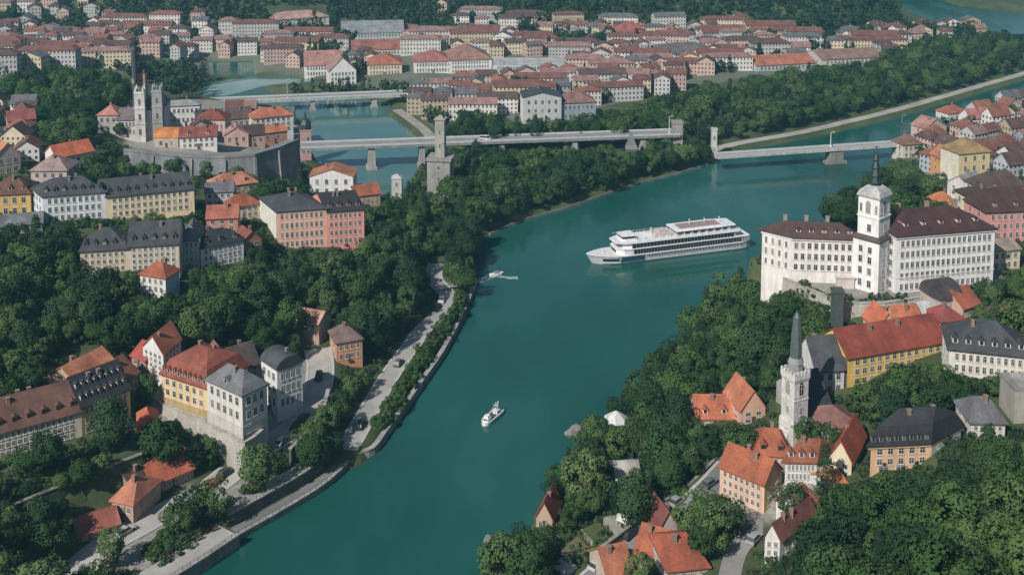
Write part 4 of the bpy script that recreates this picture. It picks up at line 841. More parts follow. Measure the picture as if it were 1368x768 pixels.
# ---- twin towered church
def church():
    root, p = tower_root('twin_tower_church', 'pale church with two pinnacled towers above the fortress on the left bank', 200, 188, R(6), 'church')
    s = hpx_to_m(1, p); st = stone((.66, .64, .61), .7); st2 = stone((.36, .37, .38), .7)
    mb = MB(); mb.box(-16 * s, 16 * s, 2 * s, 60 * s, -5, 40 * s); mb.build('nave_wall', st, root)
    mb = MB(); mb.rings([[(-17 * s, 1.5 * s, 40 * s), (0, 1.5 * s, 56 * s), (17 * s, 1.5 * s, 40 * s)], [(-17 * s, 60 * s, 40 * s), (0, 60 * s, 56 * s), (17 * s, 60 * s, 40 * s)]]); mb.build('nave_roof', tile(SLATE), root)
    for x, hh, m in ((-10, 66, st), (12, 68, st2)):
        t = empty('tower', (x * s, 0, 0)); t.parent = root; w = 6.4 * s
        mb = MB(); mb.box(-w, w, -w, w, -5, hh * s); 
        for z_ in (.35, .66, .96): mb.box(-w * 1.1, w * 1.1, -w * 1.1, w * 1.1, hh * s * z_, hh * s * z_ + .5)
        mb.build('tower_wall', m, t)
        for cx_ in (-1, 1):
            for cy_ in (-1, 1):
                mb = MB(); mb.lathe([(w * .24, hh * s), (w * .26, hh * s + 2.5 * s), (.03, hh * s + 9 * s)], 6, cx=cx_ * w * .74, cy=cy_ * w * .74); mb.build('pinnacle', m, t)
        mb = MB(); mb.lathe([(w * .72, hh * s), (w * .62, hh * s + 3 * s), (.1, hh * s + 7 * s)], 8); mb.build('cap', plain('copper_grey', (.085, .11, .11), .5), t)
        for zz in (.2, .5, .8): square_windows(t, w, hh * s * zz, window_mesh(1.2, 3.2), (0, 1, 3))
    FOOT.append((p.x, p.y + 12, 24, np.array([(p.x - 9, p.y - 5), (p.x + 9, p.y - 5), (p.x + 9, p.y + 26), (p.x - 9, p.y + 26)])))
    root, p = tower_root('stair_tower', 'tall slim dark grey tower standing left of the twin towered church', 181, 178, 0, 'tower')
    s = hpx_to_m(1, p); mb = MB(); mb.box(-4 * s, 4 * s, 0, 8 * s, -3, 34 * s); mb.build('tower_foot', st, root)
    mb = MB(); mb.lathe([(3.6 * s, 34 * s), (3.2 * s, 105 * s), (3.6 * s, 106 * s), (3.6 * s, 110 * s), (.5 * s, 114 * s)], 8, cy=4 * s); mb.build('shaft', stone((.085, .095, .105), .5), root)
    square_windows(root, 3.0 * s, 70 * s, window_mesh(.8, 1.8), (0,))
    root, p = tower_root('lookout_tower', 'shorter ochre and dark tower between the slim grey tower and the twin towered church', 191, 176, 0, 'tower')
    s = hpx_to_m(1, p); mb = MB(); mb.box(-5 * s, 5 * s, 0, 9 * s, -3, 78 * s); mb.build('tower_wall', plaster((.36, .26, .18)), root)
    mb = MB(); mb.lathe([(8 * s, 78 * s), (6 * s, 81 * s), (.2, 93 * s)], 4, cy=4.5 * s, rot0=R(45)); mb.build('roof', tile(DKBROWN), root); square_windows(root, 5 * s, 55 * s, window_mesh(1.2, 2), (3,)); 
    for zz in (30, 50, 68): add_win(root, window_mesh(1.2, 2.2), 0, 0, zz * s, 0)
    root, p = tower_root('river_tower', 'pink brick tower with a dark domed roof by the water at the fortress end', 409, 214, R(12), 'tower')
    s = hpx_to_m(1, p); mb = MB(); mb.box(-7 * s, 7 * s, 0, 14 * s, -4, 40 * s); mb.box(-7.6 * s, 7.6 * s, -.6 * s, 14.6 * s, 38 * s, 40 * s); mb.build('tower_wall', plaster((.44, .27, .24)), root)
    mb = MB(); mb.lathe([(7.4 * s, 40 * s), (7.4 * s, 46 * s), (5 * s, 52 * s), (2 * s, 54 * s), (1.4 * s, 58 * s), (.2, 64 * s)], 8, cy=7 * s); mb.build('dome', plain('dark_copper', (.03, .036, .042), .5), root)
    for zz in (12, 28): 
        for xx in (-3, 3): add_win(root, window_mesh(1.2, 2.4), xx * s, 0, zz * s, 0)
church()
# ---- small towers by the bridges
def small_tower(name, label, px, py, hpx, wpx, c, roof=None, cat='tower', rot=0, wins=2):
    root, p = tower_root(name, label, px, py, rot, cat); s = hpx_to_m(1, p); w = wpx / 2 * s; h = hpx * s
    mb = MB(); mb.box(-w, w, 0, 2 * w, -5, h); mb.build('tower_wall', stone(c, .6), root)
    mb = MB()
    if roof: mb.rings([[(-w * 1.12, -w * .12, h), (w * 1.12, -w * .12, h), (w * 1.12, w * 2.12, h), (-w * 1.12, w * 2.12, h)], [(-.1, w - .1, h + roof[0] * s), (.1, w - .1, h + roof[0] * s), (.1, w + .1, h + roof[0] * s), (-.1, w + .1, h + roof[0] * s)]]); mb.build('roof', tile(roof[1]), root)
    else: mb.box(-w * 1.12, w * 1.12, -w * .12, w * 2.12, h, h + 1.2); mb.build('parapet', stone(mul(c, .9), .6), root)
    for i in range(wins): add_win(root, window_mesh(min(1.2, w * .6), 1.8), 0, 0, h * (i + .7) / (wins + .3), 0)
    FOOT.append((p.x, p.y + w, w * 2.2, np.array([(p.x - w * 1.5, p.y - w), (p.x + w * 1.5, p.y - w), (p.x + w * 1.5, p.y + w * 3), (p.x - w * 1.5, p.y + w * 3)])))
    return root, p, s, w, h
root, p, s, w, h = small_tower('bridge_pylon', 'bare stone pylon on a square masonry block in front of the middle bridge', 586, 264, 48, 30, (.34, .33, .32), rot=R(-8), cat='bridge tower', wins=3)
mb = MB(); ww = 6.2 * s; mb.box(-ww, ww, w - ww, w + ww, h + 1.2, h + 52 * s); mb.box(-ww * 1.2, ww * 1.2, w - ww * 1.2, w + ww * 1.2, h + 52 * s, h + 53.5 * s); mb.build('upper_shaft', stone((.42, .40, .38), .6), root)
mb = MB(); mb.lathe([(ww * 1.0, h + 53.5 * s), (ww * .8, h + 56 * s), (.2, h + 58 * s)], 4, cy=w, rot0=R(45)); mb.build('cap', stone((.36, .36, .34), .6), root)
for i in range(2): add_win(root, window_mesh(.9, 2.4), 0, w - ww, h + (18 + 18 * i) * s, 0)
small_tower('end_tower', 'square stone end tower at the right end of the middle bridge', 905, 204, 38, 13, (.36, .35, .34), cat='bridge tower')
small_tower('bridge_house', 'thin white tower at the left end of the slim right bridge', 954, 212, 37, 7, (.62, .62, .60), cat='tower', wins=2)
small_tower('toll_tower', 'small white tower house at the edge of the side river below the pylon', 530, 269, 30, 13, (.58, .58, .56), (5, (.5, .5, .5)), wins=2)
small_tower('chapel', 'small grey chapel with a steep stone roof under the right end of the middle bridge', 844, 212, 12, 14, (.40, .39, .38), (22, (.20, .20, .20)), cat='chapel', wins=1)
small_tower('landing_mast_house', 'thin dark post tower on the shore at the right end of the slim bridge', 1207, 194, 26, 4, (.10, .11, .12), cat='tower', wins=0)
# ---- bridges
def railing(name, label, q, h=1.05, step=2.2):
    o = q[len(q) // 2]; root = empty(name, tuple(o)); tag(root, label, 'railing'); Lc = np.concatenate([[0], np.cumsum(np.linalg.norm(np.diff(q[:, :2], axis=0), axis=1))])
    m = plain('rail_steel', (.10, .11, .115), .5); mb = MB(); n = int(Lc[-1] / step)
    pts = [Vector([np.interp(Lc[-1] * k / n, Lc, q[:, j]) - o[j] for j in range(3)]) for k in range(n + 1)]
    for p in pts: mb.tube(p, p + Vector((0, 0, h)), .06, 5)
    mb.build('posts', m, root); root.children[-1]['kind'] = 'stuff'; mb = MB()
    for z in (h, h * .55):
        for a_, b_ in zip(pts[:-1], pts[1:]): mb.tube(a_ + Vector((0, 0, z)), b_ + Vector((0, 0, z)), .045, 4)
    mb.build('rails', m, root)
def shore_line(pts, z, off):
    p = smooth_line(np.array(pts, float), 4); q = P(p[:, 0], p[:, 1], z); tan = np.gradient(q[:, :2], axis=0); tan /= np.linalg.norm(tan, axis=1)[:, None]; q[:, :2] += np.stack([-tan[:, 1], tan[:, 0]], -1) * off; return q
railing('quay_railing', 'dark railing on the edge of the pale quay at the bottom left', shore_line(QUAY, 3.7, .45))
railing('quay_railing', 'dark railing on the edge of the low walkway below the round garden', shore_line(LOWQ, 1.8, .4))
railing('quay_railing', 'dark railing along the top of the wall behind the low walkway', np.column_stack([q3[:, :2], np.full(len(q3), 5.3)]))
def bench(px, py, rz, label):
    p = g1(px, py); p.z = max(p.z, 3.3); root = empty('bench', p, rz); tag(root, label, 'bench', 'benches on the quay promenade'); w = plain('bench_wood', (.13, .08, .05), .7)
    mb = MB(); mb.box(-1.0, 1.0, -.3, .3, .42, .5); mb.build('seat', w, root); mb = MB(); mb.box(-1.0, 1.0, .26, .34, .55, .95); mb.build('backrest', w, root)
    for x in (-.8, .8): mb = MB(); mb.box(x - .05, x + .05, -.25, .3, 0, .42); mb.build('leg', plain('rail_steel', (.10, .11, .115), .5), root)
for k, (px, py) in enumerate([(268, 728), (288, 716), (308, 704), (226, 752)]): bench(px, py, R(40), 'brown bench on the quay promenade at the bottom left')
def bridge(name, label, A, Bp, z, width, thick, piers, deckc, pierw=3.0, rail=True, z2=None, pier_mats=None, piercol=(.36, .35, .34)):
    a = Vector(P(A[0], A[1], z)); b_ = Vector(P(Bp[0], Bp[1], z2 or z)); L = (b_ - a).length; d = b_ - a
    root = empty(name, (a + b_) / 2, math.atan2(d.y, d.x)); tag(root, label, 'bridge'); sl_ = (b_.z - a.z) / L
    n = 24
    def strip(y0, y1, z0, z1, mi=0, mb=None):
        mb = mb or MB(); mb.rings([[(x, y0, x * sl_ + z0), (x, y1, x * sl_ + z0), (x, y1, x * sl_ + z1), (x, y0, x * sl_ + z1)] for x in np.linspace(-L / 2, L / 2, n)], mi); return mb
    strip(-width / 2, width / 2, -thick, 0).build('deck', stone(deckc, .3), root)
    strip(-width / 2 + .8, width / 2 - .8, .003, .06).build('roadway', road_material((.24, .24, .24)), root)
    if rail:
        for y in (-width / 2, width / 2 - .25):
            strip(y, y + .25, .004, 1.05).build('railing', plain('rail_paint', (.46, .47, .47), .6), root)
    for t, pw in piers:
        x = L * (t - .5); mb = MB(); mb.rings([[(x - pw * .65, -width * .42, -z - 4), (x + pw * .65, -width * .42, -z - 4), (x + pw * .65, width * .42, -z - 4), (x - pw * .65, width * .42, -z - 4)], [(x - pw / 2, -width * .40, -thick - .01), (x + pw / 2, -width * .40, -thick - .01), (x + pw / 2, width * .40, -thick - .01), (x - pw / 2, width * .40, -thick - .01)]])
        mb.box(x - pw * .8, x + pw * .8, -width * .5, width * .5, -z - 5, -z + 1.6)
        mb.build('pier', stone(piercol, .5), root)
    return root, L, sl_
bridge('road_bridge', 'long flat concrete road bridge over the side river, farthest of the bridges', (222, 137), (590, 122), 9, 11, 2.0, [(.1, 3), (.3, 3), (.52, 3), (.745, 3.4), (.93, 3)], (.40, .41, .40))
rt, L, sl_ = bridge('road_bridge', 'long grey road bridge behind the stone pylon with wide masonry piers', (402, 195), (905, 177), 14, 12, 1.5, [(.18, 4), (.31, 3), (.52, 2.6), (.715, 3), (.90, 3)], (.25, .26, .265))
rt2, L2, s2 = bridge('foot_bridge', 'slim pale bridge crossing the main river to the right town', (957, 208), (1206, 191), 9, 6.5, 1.3, [(.625, 8)], (.52, .52, .50), piercol=(.26, .25, .24))
def lamp_column(name, label, loc, h, c, cat='lamp post'):
    mb = MB(); root = empty(name, loc); tag(root, label, cat); mb.tube((0, 0, 0), (0, 0, h), .28, 8, r2=.18); mb.box(-.6, .6, -.6, .6, -.2, .9); mb.build('post', plain('mast_paint', c, .5), root)
    mb = MB(); mb.tube((0, 0, h), (1.6, 0, h + .25), .14, 6); mb.box(.9, 2.3, -.25, .25, h + .15, h + .45); mb.build('lamp_head', plain('mast_paint', c, .5), root)
pp = Vector(rt2.location) + Matrix.Rotation(rt2.rotation_euler.z, 3, 'Z') @ Vector((L2 * .11, 1.5, 0)); lamp_column('bridge_lamp', 'white lamp column on the pier of the slim pale bridge', pp, 8.5, (.62, .62, .60))
lamp_column('signal_mast', 'tall thin mast rising from the upper terrace of the far bridge', Vector(P(384, 131, 9)), 13, (.40, .41, .42), 'mast')
lamp_column('signal_mast', 'tall thin white mast on the end tower of the middle bridge', Vector(P(894, 178, 14)), 10, (.55, .56, .56), 'mast')
lamp_column('signal_mast', 'thin mast standing on the tow path at the right end of the slim bridge', Vector(g1(1204, 190)), 17, (.24, .26, .27), 'mast')
# footbridge from the riverside road to the jetty
a = Vector(P(583, 383, 4.3)); b_ = Vector(P(636, 378, 3.4)); d = b_ - a; root = empty('jetty', (a + b_) / 2, math.atan2(d.y, d.x)); tag(root, 'white footbridge jetty reaching from the riverside road to the water', 'jetty'); L = d.length
mb = MB(); mb.box(-L / 2, L / 2, -1.1, 1.1, -.35, 0); mb.build('deck', plain('pale_concrete', (.56, .55, .53), .8), root)
for y in (-1.1, 1.02):
    mb = MB(); mb.box(-L / 2, L / 2, y, y + .08, .9, 1.0)
    for k in range(13): mb.box(-L / 2 + L * k / 12.01, -L / 2 + L * k / 12.01 + .08, y, y + .08, 0, .9)
    mb.build('railing', plain('rail_paint', (.46, .47, .47), .6), root)
for t in (-.1, .32, .46):
    mb = MB(); mb.tube((L * t, 0, -7), (L * t, 0, -.35), .35, 8); mb.build('pile', plain('pale_concrete', (.56, .55, .53), .8), root)
# ------------------------------------------------------------------ passenger ship
def ship():
    bow = Vector(P(792, 351, 0)); ste = Vector(P(995, 326, 0)); d = ste - bow; L = d.length
    root = empty('passenger_ship', (bow + ste) / 2, math.atan2(d.y, d.x)); tag(root, 'white river cruise ship with dark window bands steaming down the main river', 'ship')
    X0 = -L / 2; W = 6.2; HH = L / 84
    white = plain('ship_paint', (.72, .72, .73), .4); lil = plain('ship_lower_paint', (.56, .52, .56), .45); dark = plain('tinted_glass', (.018, .024, .032), .15); navy = plain('navy_paint', (.022, .055, .085), .4)
    def half(t, lvl):      # half beam along the hull
        f = min(1, (t / .16)) if t < .16 else 1.0; f = math.sin(f * math.pi / 2) ** .8
        if t > .93: f *= 1 - .25 * ((t - .93) / .07) ** 2
        return W * (f * (.86 + .14 * lvl)) + .04
    def xat(t, lvl): return X0 + L * t - (3.6 * HH * lvl) * max(0, 1 - t / .16)
    def sheer(t): return 1.0 + .28 * max(0, 1 - t / .2) ** 1.3 + .10 * max(0, (t - .9) / .1)
    ts = [0, .02, .05, .09, .13, .18, .3, .45, .6, .75, .88, .93, .97, 1.0]; F = 4.0 * HH
    def section(t):
        out = []
        for lvl, z in ((0, -1.2), (.15, .0), (.5, F * .5 * sheer(t)), (1, F * sheer(t))): out.append((xat(t, lvl), -half(t, lvl), z))
        return out + [(x, -y, z) for x, y, z in out[::-1]]
    mb = MB(); mb.rings([section(t) for t in ts]); h_ = mb.build('hull', lil, root, smooth=False)
    # white lower belt and sheer strake, dark waterline
    for nm, z0, z1, m, t0 in (('waterline', -.2, .45, plain('boot_paint', (.05, .05, .06), .5), 0), ('belt', .46, 1.5 * HH, white, 0), ('sheer_strake', F * .93, F * 1.02, white, 0)):
        mb = MB()
        for sgn in (-1, 1):
            v = []
            for t in ts:
                for z in (z0, z1):
                    zz = z * (sheer(t) if nm == 'sheer_strake' else 1); lvl = min(1, zz / F); v.append((xat(t, lvl), sgn * (half(t, lvl) + .20), zz))
            f = [(2 * i, 2 * i + 2, 2 * i + 3, 2 * i + 1) for i in range(len(ts) - 1)]; mb.add(v, f if sgn < 0 else [q[::-1] for q in f])
        mb.build(nm, m, root)
    mb = MB()
    for sgn in (-1, 1):
        v = []; tt = [.14, .2, .29]
        for i, t in enumerate(tt):
            for z in (1.55 * HH, F * .92): v.append((xat(t, .6) + (1.2 if z > 3 and i == 0 else 0), sgn * (half(t, .8) + .22), z))
        f = [(0, 2, 3, 1), (2, 4, 5, 3)]; mb.add(v, f if sgn < 0 else [q[::-1] for q in f])
    mb.build('hull_panel', navy, root)
    mb = MB()
    for sgn in (-1, 1):
        v = []
        for t in (.055, .08, .11, .135):
            for z in (1.9 * HH, 3.0 * HH): v.append((xat(t, .5), sgn * (half(t, .6) + .22), z))
        f = [(2 * i, 2 * i + 2, 2 * i + 3, 2 * i + 1) for i in range(3)]; mb.add(v, f if sgn < 0 else [q[::-1] for q in f])
    mb.build('bow_window', dark, root)
    # decks
    def deck(name, t0, t1, z0, z1, inset, mat, bowcut=1.5):
        x0, x1 = X0 + L * t0, X0 + L * t1; w = W - inset
        poly = [(x0, -w * .5), (x0 + bowcut * 2, -w * .92), (x0 + bowcut * 4, -w), (x1 - 1, -w), (x1, -w * .9), (x1, w * .9), (x1 - 1, w), (x0 + bowcut * 4, w), (x0 + bowcut * 2, w * .92), (x0, w * .5)]
        mb = MB(); mb.prism(poly, z0, z1); return mb.build(name, mat, root)
    z1 = F; dh = 2.85 * HH
    deck('main_deck', .13, .985, z1 * 1.0, z1 + dh, .25, white); deck('deck_edge', .125, .99, z1 + dh, z1 + dh + .28, -.10, white)
    deck('upper_deck', .17, .90, z1 + dh + .281, z1 + 2 * dh, .45, white); deck('sun_deck', .12, .93, z1 + 2 * dh, z1 + 2 * dh + .55 * HH, -.15, white, 2.4)
    def band(t0, t1, zc, n, w_, hgt, inset, fused):
        if inset > 0:
            bb = MB(); x0, x1 = X0 + L * t0 - .3, X0 + L * t1 + .3; yy = W - inset
            for s0, s1 in ((-yy - .025, -yy - .002), (yy + .002, yy + .025)): bb.box(x0, x1, s0, s1, zc - hgt * .52, zc + hgt * .52)
            bb.build('window_band', dark, root)
        me = bpy.data.meshes.new('window'); mb = MB(); mb.add([(-w_ / 2, -.04, -hgt / 2), (w_ / 2, -.04, -hgt / 2), (w_ / 2, -.04, hgt / 2), (-w_ / 2, -.04, hgt / 2)], [(0, 1, 2, 3)]); mb.box(w_ / 2 + .01, w_ / 2 + .07, -.07, -.002, -hgt / 2, hgt / 2, 1)
        me.from_pydata(mb.v, [], mb.f); me.polygons.foreach_set('material_index', np.array(mb.m, 'i')); me.materials.append(dark); me.materials.append(white)
        other = []
        for i in range(n):
            x = X0 + L * (t0 + (t1 - t0) * (i + .5) / n)
            put_window(root, me, (x, -(W - inset), zc), 0)
            other.append((me, Vector((x, W - inset, zc)), math.pi))
        o = merge_windows(root, other); o.data.materials.clear(); o.data.materials.append(dark); o.data.materials.append(white)
    n1 = 40; p1 = L * .72 / n1; band(.23, .95, z1 + dh * .52, n1, p1 * .92, dh * .78, .25, 0)
    n2 = 30; p2 = L * .66 / n2; band(.22, .88, z1 + dh * 1.56, n2, p2 * .95, dh * .80, .45, 0)
    n3 = 30; band(.31, .93, F * .80, n3, L * .62 / n3 * .42, F * .13, -.13, 0)
    # front windows of the upper decks
    mb = MB(); x0 = X0 + L * .13; w = W - .25
    mb.add([(x0 - .05, -w * .46, z1 + dh * .25), (x0 - .05, w * .46, z1 + dh * .25), (x0 - .05, w * .46, z1 + dh * .8), (x0 - .05, -w * .46, z1 + dh * .8)], [(3, 2, 1, 0)]); mb.build('front_window', dark, root)
    # foredeck, wheelhouse, canopy, funnel, masts, rails
    mb = MB(); mb.rings([[(xat(t, 1), -half(t, 1) * .96, F * sheer(t) + .01), (xat(t, 1), half(t, 1) * .96, F * sheer(t) + .01), (xat(t, 1), half(t, 1) * .96, F * sheer(t) + .08), (xat(t, 1), -half(t, 1) * .96, F * sheer(t) + .08)] for t in ts[:7]]); mb.build('fore_deck', plain('deck_paint', (.66, .66, .66), .6), root)
    zt = z1 + 2 * dh + .55 * HH
    mb = MB(); xw = X0 + L * .17; mb.prism([(xw, -2.6), (xw + 1.2, -3.2), (xw + 6, -3.2), (xw + 6, 3.2), (xw + 1.2, 3.2), (xw, 2.6)], zt, zt + .9); mb.prism([(xw - .3, -3.2), (xw + 6.4, -3.6), (xw + 6.4, 3.6), (xw - .3, 3.2)], zt + 2.0, zt + 2.3)
    wh = mb.build('wheelhouse', white, root)
    mb = MB(); mb.prism([(xw + .1, -2.5), (xw + 1.2, -3.1), (xw + 5.9, -3.1), (xw + 5.9, 3.1), (xw + 1.2, 3.1), (xw + .1, 2.5)], zt + .9, zt + 2.0); mb.build('wheelhouse_window', dark, wh)
    xa, xb = X0 + L * .50, X0 + L * .86
    mb = MB(); mb.rings([[(xa, -5.4, zt + 2.3), (xa, 5.4, zt + 2.3), (xa, 5.0, zt + 2.7), (xa, -5.0, zt + 2.7)], [(xb - 6, -5.4, zt + 2.3), (xb - 6, 5.4, zt + 2.3), (xb - 6, 5.0, zt + 2.75), (xb - 6, -5.0, zt + 2.75)], [(xb + 3, -4.6, zt + 2.2), (xb + 3, 4.6, zt + 2.2), (xb + 3, 4.4, zt + 2.5), (xb + 3, -4.4, zt + 2.5)]])
    for k in range(8):
        for y in (-5, 5): mb.tube((xa + .5 + (xb - xa) * k / 7.2, y, zt), (xa + .5 + (xb - xa) * k / 7.2, y, zt + 2.3), .09, 5)
    cn = mb.build('canopy', white, root)
    mb = MB(); mb.box(xa + 3, xb - 4, -3.0, 3.0, zt + 2.76, zt + 2.95); mb.build('canopy_stripe', plain('awning_red', (.30, .21, .20), .7), root)
    mb = MB(); xf = X0 + L * .38; mb.box(xf, xf + 9, -3.6, 3.6, zt, zt + 1.5); mb.box(xf + 2, xf + 6, -2, 2, zt + 1.5, zt + 2.4); mb.build('lounge_roof', plain('sand_paint', (.50, .45, .41), .6), root)
    for t, hgt in ((.06, 2.8), (.13, 2.4), (.24, 3.2), (.37, 6.0), (.47, 3.0), (.62, 5.0), (.72, 4.6), (.82, 4.4), (.90, 3.2)):
        mb = MB(); zb = zt if t > .12 else F * 1.15; zb = zb + (2.5 if t > .5 and t < .87 else 0); xx = X0 + L * t; mb.tube((xx, 0, zb), (xx, 0, zb + hgt * .6), .13, 6, r2=.08); mb.lathe([(.05, zb + hgt * .5), (.42, zb + hgt * .56), (.05, zb + hgt * .64)], 6, cx=xx); mb.tube((xx - .5, 0, zb + hgt * .42), (xx + .5, 0, zb + hgt * .42), .06, 4); mb.build('mast', white, root)
    for sgn in (-1, 1):
        mb = MB(); y = sgn * (W - .15)
        mb.tube((X0 + L * .16, y, zt + 1.0), (X0 + L * .92, y, zt + 1.0), .06, 4)
        for k in range(36): xx = X0 + L * (.16 + .76 * k / 35); mb.tube((xx, y, zt), (xx, y, zt + 1), .05, 4)
        mb.build('railing', white, root)
    for k in range(13):
        for sgn in (-1, 1):
            if sgn > 0 and k % 2: continue
            mb = MB(); xx = X0 + L * (.25 + .05 * k); y = sgn * 4.0; mb.box(xx, xx + 1.6, y - .5, y + .5, zt + .01, zt + .7); mb.box(xx, xx + .25, y - .5, y + .5, zt + .7, zt + 1.2); mb.build('deck_bench', plain('deck_furniture', (.6, .6, .6), .6), root)
    mb = MB(); xs = X0 + L * .93
    for k in range(4): mb.box(xs + k * 1.1, xs + k * 1.1 + .9, -W + .12, -W + .2, z1 + .4, z1 + dh * .8)
    mb.build('stern_door', plain('ship_lower_paint', (.3, .33, .36), .45), root)
ship()
def workboat():
    bow = Vector(P(646, 569, 0)); ste = Vector(P(669, 550, 0)); d = ste - bow; L = d.length
    root = empty('work_boat', (bow + ste) / 2, math.atan2(d.y, d.x)); tag(root, 'small white boat with an open dark hold and a mast, alone in mid river', 'boat')
    wh = plain('boat_paint', (.72, .72, .71), .45); W = L * .16; X0 = -L / 2
    ts = [0, .06, .16, .35, .7, .93, 1]; hb = [.35, .72, .95, 1, 1, .9, .75]
    mb = MB(); mb.rings([[(X0 + L * t, -W * h * .8, -.6), (X0 + L * t, -W * h, L * .075 + .5 * max(0, .3 - t)), (X0 + L * t, W * h, L * .075 + .5 * max(0, .3 - t)), (X0 + L * t, W * h * .8, -.6)] for t, h in zip(ts, hb)]); mb.build('hull', wh, root)
    zt = L * .075; mb = MB(); mb.rings([[(X0 + L * t, -W * h, zt + .01), (X0 + L * t, -W * h, zt + .45), (X0 + L * t, -W * h * .82, zt + .45), (X0 + L * t, -W * h * .82, zt + .01)] for t, h in zip(ts, hb)]); mb.rings([[(X0 + L * t, W * h, zt + .01), (X0 + L * t, W * h, zt + .45), (X0 + L * t, W * h * .82, zt + .45), (X0 + L * t, W * h * .82, zt + .01)][::-1] for t, h in zip(ts, hb)]); mb.build('gunwale', wh, root)
    mb = MB(); mb.box(X0 + L * .3, X0 + L * .9, -W * .78, W * .78, zt + .01, zt + .12); mb.build('hold', plain('hold_cover', (.04, .06, .075), .6), root)
    mb = MB(); mb.box(X0 + L * .10, X0 + L * .30, -W * .62, W * .62, zt, zt + L * .12); mb.box(X0 + L * .13, X0 + L * .27, -W * .45, W * .45, zt + L * .12, zt + L * .18); cb = mb.build('cabin', wh, root)
    mb = MB(); mb.box(X0 + L * .098, X0 + L * .10 - .01, -W * .5, W * .5, zt + L * .05, zt + L * .1); mb.build('cabin_window', glassy(), cb)
    mb = MB(); xm = X0 + L * .72; mb.tube((xm, 0, zt), (xm, 0, zt + L * .36), .14, 6); mb.tube((xm, 0, zt + L * .14), (xm + L * .2, .4, zt + L * .3), .12, 6); mb.tube((xm, -.9, zt + L * .26), (xm, .9, zt + L * .26), .09, 5); mb.tube((xm, 0, zt + L * .32), (X0 + L * .3, 0, zt + L * .18), .07, 5); mb.box(xm - .7, xm + .9, -W * .5, W * .5, zt + .1, zt + 1.4); mb.build('mast', wh, root)
workboat()
def speedboat(px, py, label, L, ang):
    p = Vector(P(px, py, 0)); root = empty('motor_boat', p, ang); tag(root, label, 'boat'); wh = plain('boat_paint', (.72, .72, .71), .45)
    mb = MB(); mb.rings([[(L * t, -L * .17 * h, -.3), (L * t, -L * .17 * h, L * .12), (L * t, L * .17 * h, L * .12), (L * t, L * .17 * h, -.3)] for t, h in ((-.5, .9), (0, 1), (.3, .7), (.5, .08))]); mb.build('hull', wh, root)
    mb = MB(); mb.box(-L * .2, L * .12, -L * .1, L * .1, L * .12, L * .24); mb.build('windscreen', glassy(), root)
speedboat(664, 367, 'small white motor boat leaving a foam trail near the jetty', 6.5, R(28))
foam = plain('foam', (.55, .62, .62), .8)
fm, nt, bs = node_mat('wake_foam'); bs.inputs['Base Color'].default_value = (.6, .66, .66, 1); bs.inputs['Roughness'].default_value = .8
nt.links.new(ramp(nt, noise(nt, .55, 6, .7), [(.36, (.08, .08, .08)), (.66, (.8, .8, .8))]), bs.inputs['Alpha'])
wk = smooth_line(np.array([(637, 377), (648, 373), (662, 368)], float), 5); wq = P(wk[:, 0], wk[:, 1], .03)
def taper(name, q, w0, w1, mat):
    tan = np.gradient(q[:, :2], axis=0); tan /= np.linalg.norm(tan, axis=1)[:, None]; v = []; n = len(q)
    for i, (p, t) in enumerate(zip(q, tan)):
        w = w0 + (w1 - w0) * i / (n - 1); v += [(p[0] - t[1] * w, p[1] + t[0] * w, p[2]), (p[0] + t[1] * w, p[1] - t[0] * w, p[2])]
    o = mesh_obj(name, v, [(2 * i, 2 * i + 1, 2 * i + 3, 2 * i + 2) for i in range(n - 1)], mat); tag(o, kind='structure')
taper('wake_water', wq, 2.2, .8, fm)
wk = smooth_line(np.array([(664, 369), (672, 370), (682, 371), (692, 371)], float), 5); taper('wake_water', P(wk[:, 0], wk[:, 1], .03), .6, 1.8, fm)
# ------------------------------------------------------------------ cars
def make_car(label, px, py, ang_pts, c, van=False):
    p = g1(px, py); a = g1(*ang_pts[0]); b_ = g1(*ang_pts[1]); d = b_ - a
    root = empty('parked_van' if van else 'car', (p.x, p.y, p.z + .12), math.atan2(d.y, d.x)); tag(root, label, 'van' if van else 'car')
    k = 1.25; L, W = (5.2, 2.0) if van else (4.5, 1.85); m = plain('car_paint', mul(c, .8), .5)
    mb = MB(); pr = [(-.5, .3), (-.5, .72), (-.46, .82), (.16, .86), (.44, .72), (.5, .6), (.5, .3)] if not van else [(-.5, .3), (-.5, 1.1), (-.47, 1.15), (.3, 1.15), (.44, .85), (.5, .7), (.5, .3)]
    mb.rings([[(x * L * k, y * W * k / 2 * .0 + yy, z * k) for x, z in pr] for y, yy in ((0, -W * k / 2), (0, W * k / 2))]); mb.build('body', m, root)
    mb = MB(); z0, z1 = (.84, 1.42) if not van else (1.14, 2.0)
    x = [(-.44, -.34), (.22, .06)] if not van else [(-.48, -.46), (.34, .22)]
    def rect(x0, x1, w, z): return [(x0 * L * k, -w * k, z * k), (x1 * L * k, -w * k, z * k), (x1 * L * k, w * k, z * k), (x0 * L * k, w * k, z * k)]
    mb.rings([rect(x[0][0], x[1][0], W / 2 * .93, z0 - .03), rect(x[0][1], x[1][1], W / 2 * .78, z1)]); g = mb.build('window_band', plain('car_glass', (.02, .023, .027), .45), root)
    mb = MB(); mb.rings([rect(x[0][1], x[1][1], W / 2 * .78, z1 + .005), rect(x[0][1] + .02, x[1][1] - .02, W / 2 * .7, z1 + .08)]); mb.build('roof_panel', m, root)
    for sx in (-.31, .31):
        for sy in (-1, 1):
            mb = MB(); mb.tube((sx * L * k, sy * (W / 2 - .18) * k, .33 * k), (sx * L * k, sy * (W / 2 + .03) * k, .33 * k), .33 * k, 10); mb.build('wheel', plain('tyre', (.02, .02, .02), .8), root)
